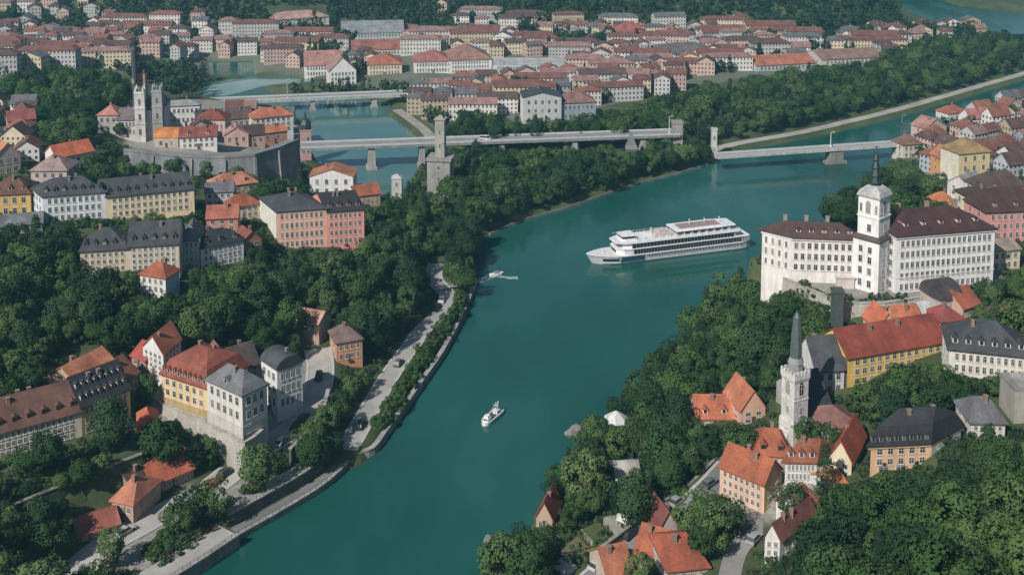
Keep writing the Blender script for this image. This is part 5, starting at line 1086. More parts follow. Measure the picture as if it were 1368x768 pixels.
RR = [(800, 755), (850, 712)]; UR = [(398, 575), (412, 552)]; LR = [(510, 520), (550, 464)]
for a in [('white car with a red roof on the right bank road', 799, 757, RR, (.6, .58, .56)), ('dark blue car driving up the right bank road', 808, 742, RR, (.03, .06, .14)), ('black car near the wall on the right bank road', 842, 716, RR, (.03, .03, .035)),
          ('white car at the top of the right bank road', 862, 700, RR, (.66, .66, .66)), ('silver car further up the right bank road', 905, 672, RR, (.36, .37, .38)), ('grey car parked outside the peach house', 948, 648, RR, (.16, .17, .18)),
          ('black car parked by the kerb of the upper road', 396, 571, UR, (.02, .022, .026)), ('dark grey car parked close behind the black one on the upper road', 405, 561, UR, (.06, .065, .07)), ('white car parked at the lower end of the upper road', 376, 592, UR, (.66, .66, .66)),
          ('dark car standing in the shade at the top of the upper road', 426, 505, [(428, 490), (424, 520)], (.05, .055, .06)), ('grey car in the middle of the riverside road', 532, 487, LR, (.14, .15, .16)), ('black car on the lower riverside road', 482, 570, LR, (.03, .03, .035)),
          ('white car on the riverside road below the jetty', 590, 403, [(598, 396), (590, 418)], (.62, .62, .62)), ('dark blue car near the jetty on the riverside road', 583, 413, [(590, 418), (566, 440)], (.03, .05, .09)), ('red car at the bend of the quay road', 286, 648, [(270, 660), (312, 628)], (.42, .04, .03)),
          ('blue car parked in the yard below the peach house', 992, 708, [(985, 735), (1004, 712)], (.03, .09, .17)), ('silver car on the quay road beside the long red roof', 238, 676, [(225, 682), (270, 660)], (.4, .41, .42))]: make_car(*a)
for a in [('silver car parked at the yard edge below the peach house', 1008, 722, [(985, 735), (1004, 712)], (.40, .41, .42)), ('dark green car on the quay road below the terrace wall', 302, 634, [(270, 660), (312, 628)], (.03, .06, .045)), ('pale grey car at the bottom of the quay road', 168, 712, [(140, 730), (180, 706)], (.5, .5, .5))]: make_car(*a)
bz = Vector(rt.location) + Matrix.Rotation(rt.rotation_euler.z, 3, 'Z') @ Vector((-L * .30, -2.4, .1))
def g1_saved(x, y, f=g1): return f(x, y)
_g = g1
def g1(x, y): return Vector(bz) if (x, y) == (0, 0) else _g(x, y)
make_car('white van crossing the middle bridge', 0, 0, [(470, 193), (600, 188)], (.68, .68, .68), True)
g1 = _g
# ------------------------------------------------------------------ rocks, tents and garden things
def boulder(label, px, py, size, group=None):
    p = g1(px, py); p.z = max(p.z, .3); bm = bmesh.new(); bmesh.ops.create_icosphere(bm, subdivisions=3, radius=1); r2 = random.Random(int(px * 7 + py))
    ph = [r2.uniform(0, 6) for _ in range(6)]
    for v in bm.verts:
        c = v.co.copy(); f = 1 + .22 * math.sin(3.1 * c.x + ph[0]) * math.sin(2.7 * c.y + ph[1]) + .12 * math.sin(6 * c.z + ph[2] + 3 * c.x) + .07 * math.sin(9 * c.y + ph[3])
        v.co = Vector((c.x * f * size[0], c.y * f * size[1], max(-.4, c.z) * f * size[2]))
    me = bpy.data.meshes.new('boulder'); bm.to_mesh(me); bm.free(); me.materials.append(stone((.24, .23, .215), .6)); o = bpy.data.objects.new('boulder', me); col.objects.link(o); o.location = p; o.rotation_euler.z = r2.uniform(0, 6); tag(o, label, 'rock', group)
boulder('pale rock on the right shore near the bottom edge, upper of two', 656, 742, (2.6, 2, 1.6)); boulder('pale rock on the right shore at the bottom edge, lower of two', 660, 766, (2.8, 2.2, 1.6)); boulder('grey rock jutting into the river from the right bank wood', 768, 592, (3, 2.6, 2.4)); boulder('small rock in the wooded slope below the castle', 984, 466, (3, 2, 2))
def tent(label, px, py, w, h, c):
    p = g1(px, py); root = empty('marquee', p, R(20)); tag(root, label, 'tent'); mb = MB(); mb.lathe([(w, h * .5), (w * .5, h * .78), (.1, h)], 6); mb.build('canopy', plain('canvas', c, .8), root)
    for k in range(6):
        a = math.pi / 3 * k; mb = MB(); mb.tube((w * .95 * math.cos(a), w * .95 * math.sin(a), -1.5), (w * .95 * math.cos(a), w * .95 * math.sin(a), h * .5), .12, 5); mb.build('pole', plain('mast_paint', (.5, .5, .5), .5), root)
    FOOT.append((p.x, p.y, w + 3, np.array([(p.x - w - 2, p.y - w - 6), (p.x + w + 2, p.y - w - 6), (p.x + w + 2, p.y + w), (p.x - w - 2, p.y + w)])))
tent('white round marquee in the right bank wood near the river', 823, 573, 4.4, 6, (.54, .53, .51)); tent('small white marquee beside the gardens of the right bank road', 836, 700, 2.8, 3.6, (.54, .53, .52))
def garden_bed(label, pts, c, h=.9):
    q = G([p[0] for p in pts], [p[1] for p in pts]); z = q[:, 2].mean() + .5; o = q.mean(0); root = empty('garden_terrace', (o[0], o[1], z)); tag(root, label, 'garden terrace')
    mb = MB(); mb.prism([(a[0] - o[0], a[1] - o[1]) for a in q], -4, 0); mb.build('retaining_wall', stone((.34, .32, .28), .5), root)
    k = [(a[0] - o[0], a[1] - o[1]) for a in q]; k = [(x * .93, y * .93) for x, y in k]; mb = MB(); mb.prism(k, .002, .25); mb.build('bed', plain('garden_soil', c, .95), root)
    FOOT.append((o[0], o[1], 9, q[:, :2]))
garden_bed('small terraced garden bed of grass beside the right bank road', [(776, 716), (800, 704), (826, 718), (800, 733)], (.07, .085, .03)); garden_bed('pale gravel garden terrace above the grassy bed', [(806, 702), (832, 690), (848, 704), (826, 716)], (.30, .28, .24)); garden_bed('lower garden terrace of brown soil beside the right bank road', [(748, 744), (772, 722), (794, 736), (772, 760)], (.13, .11, .06)); garden_bed('pale stone terrace at the bottom edge left of the road', [(736, 764), (756, 746), (776, 760), (760, 780)], (.30, .30, .29))
q = G([314, 372, 392, 330], [652, 640, 652, 676]); garden_bed('round walled garden with dry grass above the river walkway', [(318, 660), (332, 640), (366, 634), (386, 646), (372, 662), (340, 676)], (.11, .11, .045))
garden_bed('planted traffic island with bushes on the quay at the bottom left', [(182, 745), (215, 706), (260, 684), (305, 676), (310, 692), (250, 726), (205, 752)], (.045, .07, .022))
# ------------------------------------------------------------------ town houses of the far quarters
placed = []                         # (x, y, r) of every house
for fx, fy, fr, fp in FOOT: placed.append((fx, fy, fr * .8))
VALLS = [('white', (.62, .61, .59)), ('pale grey', (.46, .46, .46)), ('cream', (.58, .50, .37)), ('pinkish', (.52, .38, .34)), ('sandy', (.46, .38, .28)), ('bluish grey', (.38, .43, .47))]
ROOFS = [('red brown', (.165, .072, .060)), ('orange red', (.24, .095, .07)), ('rose', (.26, .155, .14)), ('dark brown', (.10, .06, .055)), ('slate grey', (.12, .12, .13)), ('orange', (.31, .13, .08))]
def far_wall_mat(c):
    k = ('fw', c)
    if k not in MATS:
        m, nt, b = node_mat('house_wall'); N = nt.nodes; Lk = nt.links
        uv = N.new('ShaderNodeUVMap'); uv.uv_map = 'UVMap'; sx = N.new('ShaderNodeSeparateXYZ'); Lk.new(uv.outputs[0], sx.inputs[0])
        def mth(op, a, v=None, v2=None):
            n = N.new('ShaderNodeMath'); n.operation = op
            Lk.new(a, n.inputs[0])
            if v is not None: (Lk.new(v, n.inputs[1]) if hasattr(v, 'is_output') else setattr(n.inputs[1], 'default_value', v))
            return n.outputs[0]
        def band(s_, lo, hi):
            f = mth('FRACT', s_); return mth('MULTIPLY', mth('GREATER_THAN', f, lo), mth('LESS_THAN', f, hi))
        win = mth('MULTIPLY', band(sx.outputs[0], .32, .72), band(sx.outputs[1], .30, .80))
        oi = N.new('ShaderNodeObjectInfo')
        base = mixc(nt, 1.0, ramp(nt, noise(nt, .25, 4, .6), [(.3, mul(c, .8)), (.7, mul(c, 1.08))]), ramp(nt, oi.outputs['Random'], [(0, (.75, .75, .76)), (.5, (1, .97, .93)), (1, (1.05, 1.04, 1.02))]), 'MULTIPLY')
        Lk.new(mixc(nt, win, base, (.045, .048, .055)), b.inputs['Base Color']); b.inputs['Roughness'].default_value = .85
        MATS[k] = m
    return MATS[k]
def far_house(name, label, group, x, y, rz, L, D, h, rh, roof, wc, rc, z=None):
    c, s = math.cos(rz), math.sin(rz)
    if z is None: z = float(T(x, y))
    root = empty(name, (x, y, z), rz); tag(root, label, 'house', group); under = 5
    V = []; F = []; U = []
    fl = max(1, round(h / 3.1)); 
    for (x0, y0), (x1, y1), ln in (((-L / 2, -D / 2), (L / 2, -D / 2), L), ((L / 2, -D / 2), (L / 2, D / 2), D), ((L / 2, D / 2), (-L / 2, D / 2), L), ((-L / 2, D / 2), (-L / 2, -D / 2), D)):
        n = len(V); V += [(x0, y0, 0), (x1, y1, 0), (x1, y1, h), (x0, y0, h), (x0, y0, -under), (x1, y1, -under)]; nb = max(1, round(ln / 2.7))
        F += [(n, n + 1, n + 2, n + 3), (n + 4, n + 5, n + 1, n)]; U += [(0, 0), (nb, 0), (nb, fl), (0, fl), (0, 0), (0, 0), (0, 0), (0, 0)]
    if roof in ('gable', 'gablex'):
        for sg in (-1, 1):
            n = len(V)
            V += [(sg * L / 2, -D / 2, h), (sg * L / 2, D / 2, h), (sg * L / 2, 0, h + rh)] if roof == 'gable' else [(-L / 2, sg * D / 2, h), (L / 2, sg * D / 2, h), (0, sg * D / 2, h + rh)]
            F.append((n, n + 1, n + 2)); U += [(0, 0)] * 3
    o = mesh_obj('wall', V, F, far_wall_mat(wc), root); l = o.data.uv_layers.new(name='UVMap'); l.data.foreach_set('uv', np.array(U, 'f').ravel())
    rm, _ = roof_mesh(roof, L, D, h, rh, .5); r = rm.build('roof', tile(rc), root); r.location = (-L / 2, -D / 2, 0)
    return root, r
DISTRICTS = [
 # name, group phrase, where-phrase, picture outline, number, size range (L, h), main angle
 ('hill', 'houses of the far left hillside town', 'on the far left hillside', [(-20, 6), (110, 0), (140, 30), (130, 60), (60, 62), (-20, 60)], 26, (11, 17), (6, 9), .1),
 ('left', 'houses of the far left riverside town', 'in the far left town', [(-20, 58), (130, 52), (185, 62), (270, 62), (400, 72), (400, 88), (300, 82), (180, 78), (175, 98), (90, 86), (20, 100), (-20, 105)], 48, (12, 19), (7, 10), .05),
 ('leftfoot', 'houses at the foot of the far wooded hill', 'at the foot of the far wooded hill', [(140, 30), (260, 26), (300, 40), (400, 56), (450, 58), (450, 70), (300, 60), (190, 55), (140, 52)], 24, (12, 18), (7, 9), -.05),
 ('mid', 'houses of the far middle town', 'around the white palace', [(540, 50), (620, 48), (760, 66), (900, 66), (900, 96), (780, 104), (756, 80), (600, 72), (545, 74)], 34, (13, 20), (7, 10), .0),
 ('midfront', 'houses of the far middle town', 'around the white palace', [(462, 84), (492, 80), (500, 92), (470, 104)], 4, (12, 16), (7, 9), .0),
 ('pen', 'houses of the peninsula town', 'on the peninsula', [(538, 132), (600, 122), (700, 112), (780, 104), (905, 96), (905, 122), (800, 140), (760, 140), (700, 150), (640, 160), (590, 172), (560, 168), (536, 150)], 46, (12, 19), (8, 11), .0),
 ('right', 'houses of the far right town', 'in the far right town', [(880, 58), (1000, 45), (1060, 50), (1180, 62), (1186, 78), (1090, 80), (1010, 92), (960, 100), (905, 100), (890, 78)], 34, (13, 20), (6, 9), .02),
 ('ridge', 'houses on the ridge between the rivers', 'on the upper right ridge', [(1130, 44), (1210, 40), (1300, 38), (1312, 46), (1240, 55), (1130, 58)], 15, (12, 18), (5, 8), .05),
 ('foot', 'houses below the middle wooded hill', 'below the middle wooded hill', [(590, 14), (640, 18), (700, 34), (860, 36), (1000, 30), (1010, 40), (860, 50), (720, 46), (620, 34)], 24, (12, 20), (5, 8), .0),
 ('town', 'houses of the right bank town', 'in the right bank town', [(1222, 196), (1262, 164), (1310, 142), (1368, 134), (1420, 140), (1420, 300), (1372, 300), (1372, 262), (1330, 236), (1290, 262), (1262, 250), (1248, 232), (1228, 222)], 42, (11, 16), (7, 10), .35),
 ('church', 'small houses of the church quarter', 'among the church quarter roofs', [(215, 160), (330, 155), (392, 160), (398, 186), (340, 192), (240, 192), (212, 190)], 9, (9, 13), (5, 7), .1),
 ('edge', 'small houses at the left edge', 'among the trees at the left edge', [(-20, 140), (20, 140), (45, 160), (60, 190), (120, 195), (130, 212), (60, 215), (-20, 222)], 11, (10, 14), (5, 8), .15),
]
rh_ = np.random.default_rng(5)
def try_house(dn, grp, where, poly, n, sizes, hs, ang):
    poly = np.array(poly, float); lo, hi = poly.min(0), poly.max(0); cnt = 0; tries = 0
    cand = np.column_stack([rh_.uniform(lo[0], hi[0], n * 60), rh_.uniform(lo[1], hi[1], n * 60)]); cand = cand[in_poly(cand, poly)]
    g = G(cand[:, 0], cand[:, 1]); sdv = river_sd(g[:, :2])
    for (x, y, z), s in zip(g, sdv):
        if cnt >= n: break
        L = rh_.uniform(*sizes); D = rh_.uniform(9, 12); r = math.hypot(L, D) / 2
        if s < r + 2: continue
        if any((x - a) ** 2 + (y - b_) ** 2 < (r * .84 + c * .84) ** 2 for a, b_, c in placed): continue
        h = rh_.uniform(*hs) + (0 if dn in ('town', 'church', 'edge') else 1.6); wn_, wc = VALLS[rh_.choice(6, p=[.42, .15, .15, .11, .07, .10])]; rn, rc = ROOFS[rh_.choice(6, p=[.25, .10, .15, .35, .12, .03] if dn == 'town' else [.25, .12, .19, .23, .16, .05])]
        roof = rh_.choice(['gable', 'hip', 'gablex'], p=[.5, .3, .2]); rz = ang + rh_.normal(0, .12) + (math.pi / 2 if rh_.random() < .22 else 0)
        root, rf = far_house('town_house', f'{wn_} house with {rn} {"hipped" if roof == "hip" else "gabled"} roof {where}', grp, x, y, rz, L, D, h, (rh_.uniform(3.2, 4.8) if roof != 'gablex' else rh_.uniform(4, 5.5)) * (1 if dn in ('town', 'church', 'edge') else .68), roof, wc, rc)
        for k in range(int(rh_.integers(0, 3))): chimney(rf, L * rh_.uniform(.25, .75), D * rh_.uniform(.35, .65), h + 2.6, .9, 1.6)
        placed.append((x, y, r)); cnt += 1; FOOT.append((x, y, r + 1, None))
    return cnt
BLOCKS = [('left', 'in the far left town', 'long blocks of the far left town', DISTRICTS[1][3], 12), ('leftfoot', 'below the far wooded hill', 'long blocks below the far hill', DISTRICTS[2][3], 7), ('mid', 'around the white palace', 'long blocks of the far middle town', DISTRICTS[3][3], 12), ('pen', 'on the peninsula', 'long blocks of the peninsula town', DISTRICTS[5][3], 9), ('right', 'in the far right town', 'long blocks of the far right town', DISTRICTS[6][3], 12), ('foot', 'below the middle wooded hill', 'long blocks below the middle hill', DISTRICTS[8][3], 7)]
def try_blocks(dn, where, grp, poly, n):
    poly = np.array(poly, float); lo, hi = poly.min(0), poly.max(0); cand = np.column_stack([rh_.uniform(lo[0], hi[0], n * 60), rh_.uniform(lo[1], hi[1], n * 60)]); cand = cand[in_poly(cand, poly)]; g = G(cand[:, 0], cand[:, 1]); sdv = river_sd(g[:, :2]); cnt = 0
    for (x, y, z), s in zip(g, sdv):
        if cnt >= n: break
        L = rh_.uniform(24, 46); D = rh_.uniform(11, 14); rz = rh_.normal(0, .08)
        if s < L * .5 + 3: continue
        cs = [(x + t * L * math.cos(rz), y + t * L * math.sin(rz)) for t in (-.36, -.12, .12, .36)]; rr = D * .62
        if any((u - a) ** 2 + (v - b_) ** 2 < (rr + c * .8) ** 2 for u, v in cs for a, b_, c in placed): continue
        wn_, wc = VALLS[rh_.choice(6, p=[.5, .2, .2, .04, .03, .03])]; rn, rc = ROOFS[rh_.choice(6, p=[.40, .08, .22, .2, .1, 0])]; roof = rh_.choice(['gable', 'hip'])
        root, rf = far_house('apartment_block', f'long {wn_} block with {rn} {"hipped" if roof == "hip" else "gabled"} roof {where}', grp, x, y, rz, L, D, rh_.uniform(10, 14), rh_.uniform(2.2, 3.2), roof, wc, rc)
        for k in range(3): chimney(rf, L * (.2 + .3 * k), D * .55, 14, .9, 1.2) if False else None
        for u, v in cs: placed.append((u, v, rr))
        FOOT.append((x, y, L * .5, np.array([(x + sx * L / 2 * math.cos(rz) - sy * D / 2 * math.sin(rz), y + sx * L / 2 * math.sin(rz) + sy * D / 2 * math.cos(rz)) for sx, sy in ((-1, -1), (1, -1), (1, 1), (-1, 1))]))); cnt += 1
    return cnt
print('blocks', [try_blocks(*b_) for b_ in BLOCKS])
print('houses', [(d[0], try_house(*d)) for d in DISTRICTS])
# ------------------------------------------------------------------ trees
def leaf_mat(name, dark, mid, light):
    m, nt, b = node_mat(name); oi = nt.nodes.new('ShaderNodeObjectInfo')
    c = ramp(nt, oi.outputs['Random'], [(0, dark), (.5, mid), (1, light)])
    f = noise(nt, 3.2, 3, .6); c = mixc(nt, .8, c, ramp(nt, f, [(.3, (.62, .66, .60)), (.55, (1, 1, 1)), (.75, (1.0, 1.0, .9))]), 'MULTIPLY')
    nt.links.new(c, b.inputs['Base Color']); b.inputs['Roughness'].default_value = .9; b.inputs['Specular IOR Level'].default_value = .08
    return m
LEAF = leaf_mat('leaf', (.022, .050, .018), (.043, .088, .027), (.078, .128, .040))
LEAF2 = leaf_mat('dark_leaf', (.016, .038, .020), (.028, .059, .026), (.046, .084, .034))
LEAF3 = leaf_mat('pale_leaf', (.056, .100, .034), (.078, .128, .044), (.104, .152, .056))
BARK = plain('bark', (.075, .058, .042), .95)
def crown_mesh(seed, nb=42, per=80, shape='round', leaf=.108):
    r = np.random.default_rng(seed); V = []; F = []; NR = []
    if shape == 'round': ax = np.array([1, 1, r.uniform(.85, 1.1)])
    elif shape == 'tall': ax = np.array([.72, .72, 1.25])
    elif shape == 'cone': ax = np.array([.55, .55, 1.45])
    else: ax = np.array([1.1, 1.1, .62])
    lob = r.normal(0, 1, (5, 3)); lob /= np.linalg.norm(lob, axis=1)[:, None]
    cs = []
    for i in range(nb):
        d = r.normal(0, 1, 3); d /= np.linalg.norm(d); d[2] = d[2] * .9 + .12
        k = r.uniform(.45, .80) * (1 + .18 * max(0, (lob @ d).max() - .4)); c = d * k
        if shape == 'cone':
            t = r.uniform(0, 1); a = r.uniform(0, 6.283); rr = (1 - t) * .85 + .05; c = np.array([math.cos(a) * rr * r.uniform(.5, 1), math.sin(a) * rr * r.uniform(.5, 1), -1 + 2 * t])
        cs.append((c * ax, r.uniform(.24, .42) * (1 if shape != 'cone' else .55 + .5 * (1 - (c[2] + 1) / 2))))
    for c, br in cs:
        out = c / (np.linalg.norm(c) + 1e-6)
        for j in range(per):
            d = r.normal(0, 1, 3); d /= np.linalg.norm(d)
            if d @ out < -.25: d = -d
            p = c + d * br * r.uniform(.8, 1.08) * np.array([1, 1, .9])
            nrm = d + .38 * r.normal(0, 1, 3) + np.array([0, 0, .35]); nrm /= np.linalg.norm(nrm)
            u = np.cross(nrm, r.normal(0, 1, 3)); u /= np.linalg.norm(u); w = np.cross(nrm, u)
            s = leaf * r.uniform(.6, 1.25) * (.75 if shape == 'cone' else 1); n = len(V)
            V += [p - u * s * .5, p + w * s * .42 - nrm * s * .12, p + u * s * .62, p - w * s * .42 - nrm * s * .12]; F.append((n, n + 3, n + 2, n + 1) if np.dot(np.cross(V[n + 1] - V[n], V[n + 2] - V[n]), d) < 0 else (n, n + 1, n + 2, n + 3))
            nn = .62 * d + .25 * out + .35 * nrm; nn /= np.linalg.norm(nn); NR += [nn] * 4
    return V, F, NR, ax
def crown_data(name, seed, mat, **k):
    V, F, NR, ax = crown_mesh(seed, **k); me = bpy.data.meshes.new(name); me.from_pydata([tuple(v) for v in V], [], F); me.materials.append(mat)
    me.polygons.foreach_set('use_smooth', np.ones(len(F), bool)); me.normals_split_custom_set_from_vertices([tuple(n) for n in NR]); me.update(); return me, ax
def trunk_data(seed, top=0.5):
    r = random.Random(seed); mb = MB(); p = Vector((0, 0, -.35)); mb.tube((0, 0, -.5), (.03, .02, .55), .085, 7, r2=.055)
    for k in range(5):
        a = k * 1.256 + r.uniform(-.3, .3); z = .32 + .07 * k; mb.tube((.02, .01, z), (.42 * math.cos(a), .42 * math.sin(a), z + .42 + r.uniform(0, .2)), .035, 5, r2=.012)
    me = bpy.data.meshes.new('trunk'); me.from_pydata(mb.v, [], mb.f); me.materials.append(BARK); return me
# unit trees: crown radius 1, crown centre 1.25 above the ground
CROWNS = []
for sd_, k in ((1, {}), (2, {}), (3, {'nb': 30}), (4, {'shape': 'tall'}), (5, {'nb': 40}), (6, {'shape': 'tall', 'nb': 30}), (7, {'shape': 'flat'}), (8, {'nb': 26})):
    CROWNS.append((crown_data('crown', sd_, LEAF if sd_ % 4 else LEAF2, **k), trunk_data(sd_)))
for sd_, k in ((9, {'shape': 'tall', 'nb': 32}), (10, {'nb': 34})): CROWNS.append((crown_data('crown', sd_, LEAF3, **k), trunk_data(sd_)))
CROWNS.append((crown_data('crown', 12, LEAF2, shape='cone', nb=64, per=40), trunk_data(12)))
CONES = [(crown_data('crown', 20 + i, LEAF2, shape='cone', nb=60, per=34), trunk_data(30 + i)) for i in range(2)]
# template objects for the scattered woodland (kept out of the scene, instanced by geometry nodes)
tcol = bpy.data.collections.new('tree_templates'); small = bpy.data.collections.new('far_tree_templates')
def join_template(name, cme, ax, tme, coll, lift=1.25):
    nv = len(cme.vertices); V = [tuple(v.co + Vector((0, 0, lift))) for v in cme.vertices] + [tuple(v.co) for v in tme.vertices]
    F = [tuple(p.vertices) for p in cme.polygons] + [tuple(i + nv for i in p.vertices) for p in tme.polygons]; mi = [0] * len(cme.polygons) + [1] * len(tme.polygons)
    me = bpy.data.meshes.new(name); me.from_pydata(V, [], F); me.materials.append(cme.materials[0]); me.materials.append(BARK); me.polygons.foreach_set('material_index', np.array(mi, 'i'))
    me.polygons.foreach_set('use_smooth', np.ones(len(F), bool)); N = [tuple(v.vector) for v in cme.corner_normals]
    vn = np.zeros((nv + len(tme.vertices), 3)); 
    for p in cme.polygons:
        for li in p.loop_indices: vn[cme.loops[li].vertex_index] = cme.corner_normals[li].vector
    for v in tme.vertices: vn[nv + v.index] = v.normal
    me.normals_split_custom_set_from_vertices([tuple(n) for n in vn]); me.update()
    o = bpy.data.objects.new(name, me); coll.objects.link(o); return o
for i, ((cme, ax), tme) in enumerate(CROWNS): join_template(f'template_{i}', cme, ax, tme, tcol)
fs = []
for i in range(4):
    (cme, ax) = crown_data('far_crown', 50 + i, LEAF2, nb=16, per=26, leaf=.24, shape=['round', 'tall', 'round', 'cone'][i]); fs.append(join_template(f'far_template_{i}', cme, ax, trunk_data(60 + i), small))
# regions: picture outline of the crowns, spacing (m), crown radius range (m), phrase for the label, kind
RG = [
 ('broadleaf tree in the dense wood on the left slope below the terraces', [(-40, 312), (60, 314), (104, 322), (106, 372), (140, 384), (186, 376), (190, 404), (245, 400), (252, 372), (330, 362), (345, 345), (368, 350), (380, 356), (440, 350), (500, 338), (494, 318), (510, 300), (520, 282), (545, 300), (575, 310), (600, 290), (636, 310), (634, 345), (622, 380), (608, 378), (580, 350), (570, 362), (576, 396), (560, 424), (530, 452), (500, 472), (490, 440), (470, 432), (445, 440), (436, 462), (400, 466), (380, 450), (350, 460), (320, 448), (270, 444), (246, 428), (200, 424), (186, 446), (184, 468), (140, 464), (100, 484), (60, 514), (20, 526), (-40, 530)], 6.4, (4.6, 7.0)),
 ('broadleaf tree in the wood on the peninsula tip in front of the middle bridge', [(604, 212), (640, 200), (690, 206), (760, 206), (836, 212), (890, 205), (940, 205), (938, 214), (870, 232), (830, 228), (790, 246), (720, 268), (664, 288), (640, 296), (606, 276)], 6.8, (4.8, 7.4)),
 ('broadleaf tree behind the middle bridge below the peninsula town', [(600, 166), (625, 156), (660, 158), (694, 168), (750, 168), (800, 158), (852, 150), (896, 152), (896, 170), (760, 176), (604, 182)], 7.5, (4.5, 6.5)),
 ('broadleaf tree in the long wood on the far bank above the tow path', [(800, 160), (860, 140), (930, 122), (1000, 108), (1100, 94), (1180, 82), (1192, 66), (1300, 56), (1380, 62), (1380, 88), (1300, 108), (1200, 132), (1100, 152), (1000, 174), (960, 182), (930, 176), (905, 166), (900, 150), (830, 165)], 8.5, (5, 7.5)),
 ('broadleaf tree on the steep wooded slope between the castle and the river', [(988, 384), (1036, 398), (1066, 410), (1096, 428), (1104, 450), (1085, 450), (1046, 436), (1042, 480), (1034, 518), (1008, 520), (985, 534), (926, 536), (924, 552), (982, 566), (1030, 572), (1030, 586), (985, 604), (955, 626), (930, 640), (880, 672), (860, 640), (842, 612), (810, 580), (786, 576), (800, 545), (830, 506), (880, 480), (906, 440), (944, 402)], 6.0, (4.2, 6.6)),
 ('broadleaf tree on the right shore slope below the castle wood', [(786, 584), (806, 592), (845, 600), (856, 625), (815, 632), (850, 668), (890, 668), (860, 690), (800, 690), (776, 712), (752, 735), (720, 760), (655, 768), (676, 726), (700, 690), (712, 655), (752, 614)], 6.0, (4.0, 6.2)),
 ('broadleaf tree behind the castle beside the river bend', [(1092, 286), (1130, 262), (1160, 246), (1200, 220), (1228, 234), (1250, 258), (1236, 272), (1240, 284), (1196, 284), (1150, 292)], 6.0, (4.2, 6.4)),
 ('broadleaf tree in the grove between the yellow house and the peach mansion', [(1136, 560), (1148, 530), (1180, 520), (1196, 498), (1230, 506), (1262, 498), (1290, 500), (1332, 506), (1334, 530), (1304, 552), (1282, 560), (1262, 552), (1214, 550), (1180, 558), (1150, 572)], 5.6, (3.6, 5.6)),
 ('broadleaf tree in the dense wood filling the bottom right corner', [(1078, 730), (1100, 700), (1130, 668), (1165, 652), (1200, 648), (1244, 644), (1288, 622), (1310, 602), (1400, 598), (1420, 780), (1080, 800), (1070, 768)], 5.8, (4.0, 6.4)),
 ('broadleaf tree at the right foot of the castle', [(1292, 396), (1330, 388), (1380, 372), (1400, 430), (1330, 436), (1306, 432), (1310, 412)], 5.8, (4.0, 6.0)),
 ('broadleaf tree in the small grove between the road and the peach tenement', [(910, 676), (945, 668), (975, 690), (988, 706), (975, 728), (940, 738), (908, 722)], 5.6, (4.0, 5.8)),
 ('broadleaf tree in the wood at the bottom left corner', [(-30, 660), (30, 690), (70, 676), (130, 672), (142, 690), (100, 712), (108, 740), (140, 780), (-30, 800)], 5.8, (4.0, 6.2)),
 ('dark broadleaf tree in the wood at the left edge below the far town', [(14, 104), (90, 96), (160, 106), (168, 128), (126, 140), (124, 176), (100, 186), (60, 182), (50, 142), (10, 120)], 7.5, (5, 7.4)),
 ('broadleaf tree between the riverside road and the upper road on the left bank', [(392, 604), (426, 566), (446, 530), (466, 502), (484, 505), (494, 520), (478, 552), (452, 590), (420, 614)], 5.2, (3.4, 5.2)),
 ('broadleaf tree around the lawn of the long white block', [(228, 290), (268, 272), (276, 300), (262, 318), (230, 318), (200, 304), (170, 300)], 5.5, (3.2, 4.6)),
 ('broadleaf tree in the yard behind the long white block', [(92, 236), (120, 216), (166, 214), (168, 232), (120, 240)], 6, (3.6, 5)),
 ('broadleaf tree below the right end of the fortress wall', [(336, 252), (368, 246), (404, 236), (412, 262), (380, 264), (345, 262)], 6, (3.4, 4.8)),
 ('broadleaf tree around the stone pylon at the side river', [(540, 262), (560, 240), (568, 262), (600, 272), (560, 292), (536, 288), (512, 278)], 6, (3.8, 5.4)),
 ('broadleaf tree on the terrace above the ivy wall', [(-20, 640), (40, 618), (90, 622), (140, 606), (180, 596), (186, 606), (96, 640), (0, 670)], 7, (3.0, 4.6)),
 ('broadleaf tree between the houses of the right town', [(1232, 256), (1250, 262), (1290, 270), (1300, 262), (1340, 215), (1360, 222), (1330, 250), (1286, 285), (1240, 286)], 7, (3.2, 4.6)),
 ('broadleaf tree under the right end of the slim bridge', [(880, 190), (950, 190), (952, 206), (900, 208), (866, 200)], 6, (3.6, 5)),
]
FAR = [[(130, -6), (600, -6), (596, 26), (530, 40), (450, 52), (300, 52), (190, 40), (130, 30)], [(606, -6), (1190, -6), (1206, 26), (1120, 34), (1010, 28), (860, 32), (700, 34), (640, 14)],  # woods that read as masses
 [(270, 44), (370, 58), (450, 62), (440, 68), (300, 64)], [(206, 98), (280, 92), (286, 108), (232, 116)], [(340, 117), (450, 113), (560, 112), (604, 106), (756, 104), (756, 108), (606, 118), (540, 124), (400, 126)],
 [(690, 48), (860, 46), (870, 58), (760, 70), (700, 62)], [(540, 30), (620, 36), (640, 48), (560, 50)], [(880, 44), (1010, 40), (1060, 50), (1130, 44), (1150, 62), (1060, 60), (1000, 52)], [(160, 84), (200, 84), (270, 90), (262, 100), (180, 98)],
 [(1180, 60), (1310, 46), (1390, 52), (1390, 64), (1300, 58), (1200, 70)], [(130, 36), (190, 34), (180, 54), (140, 56)],
]
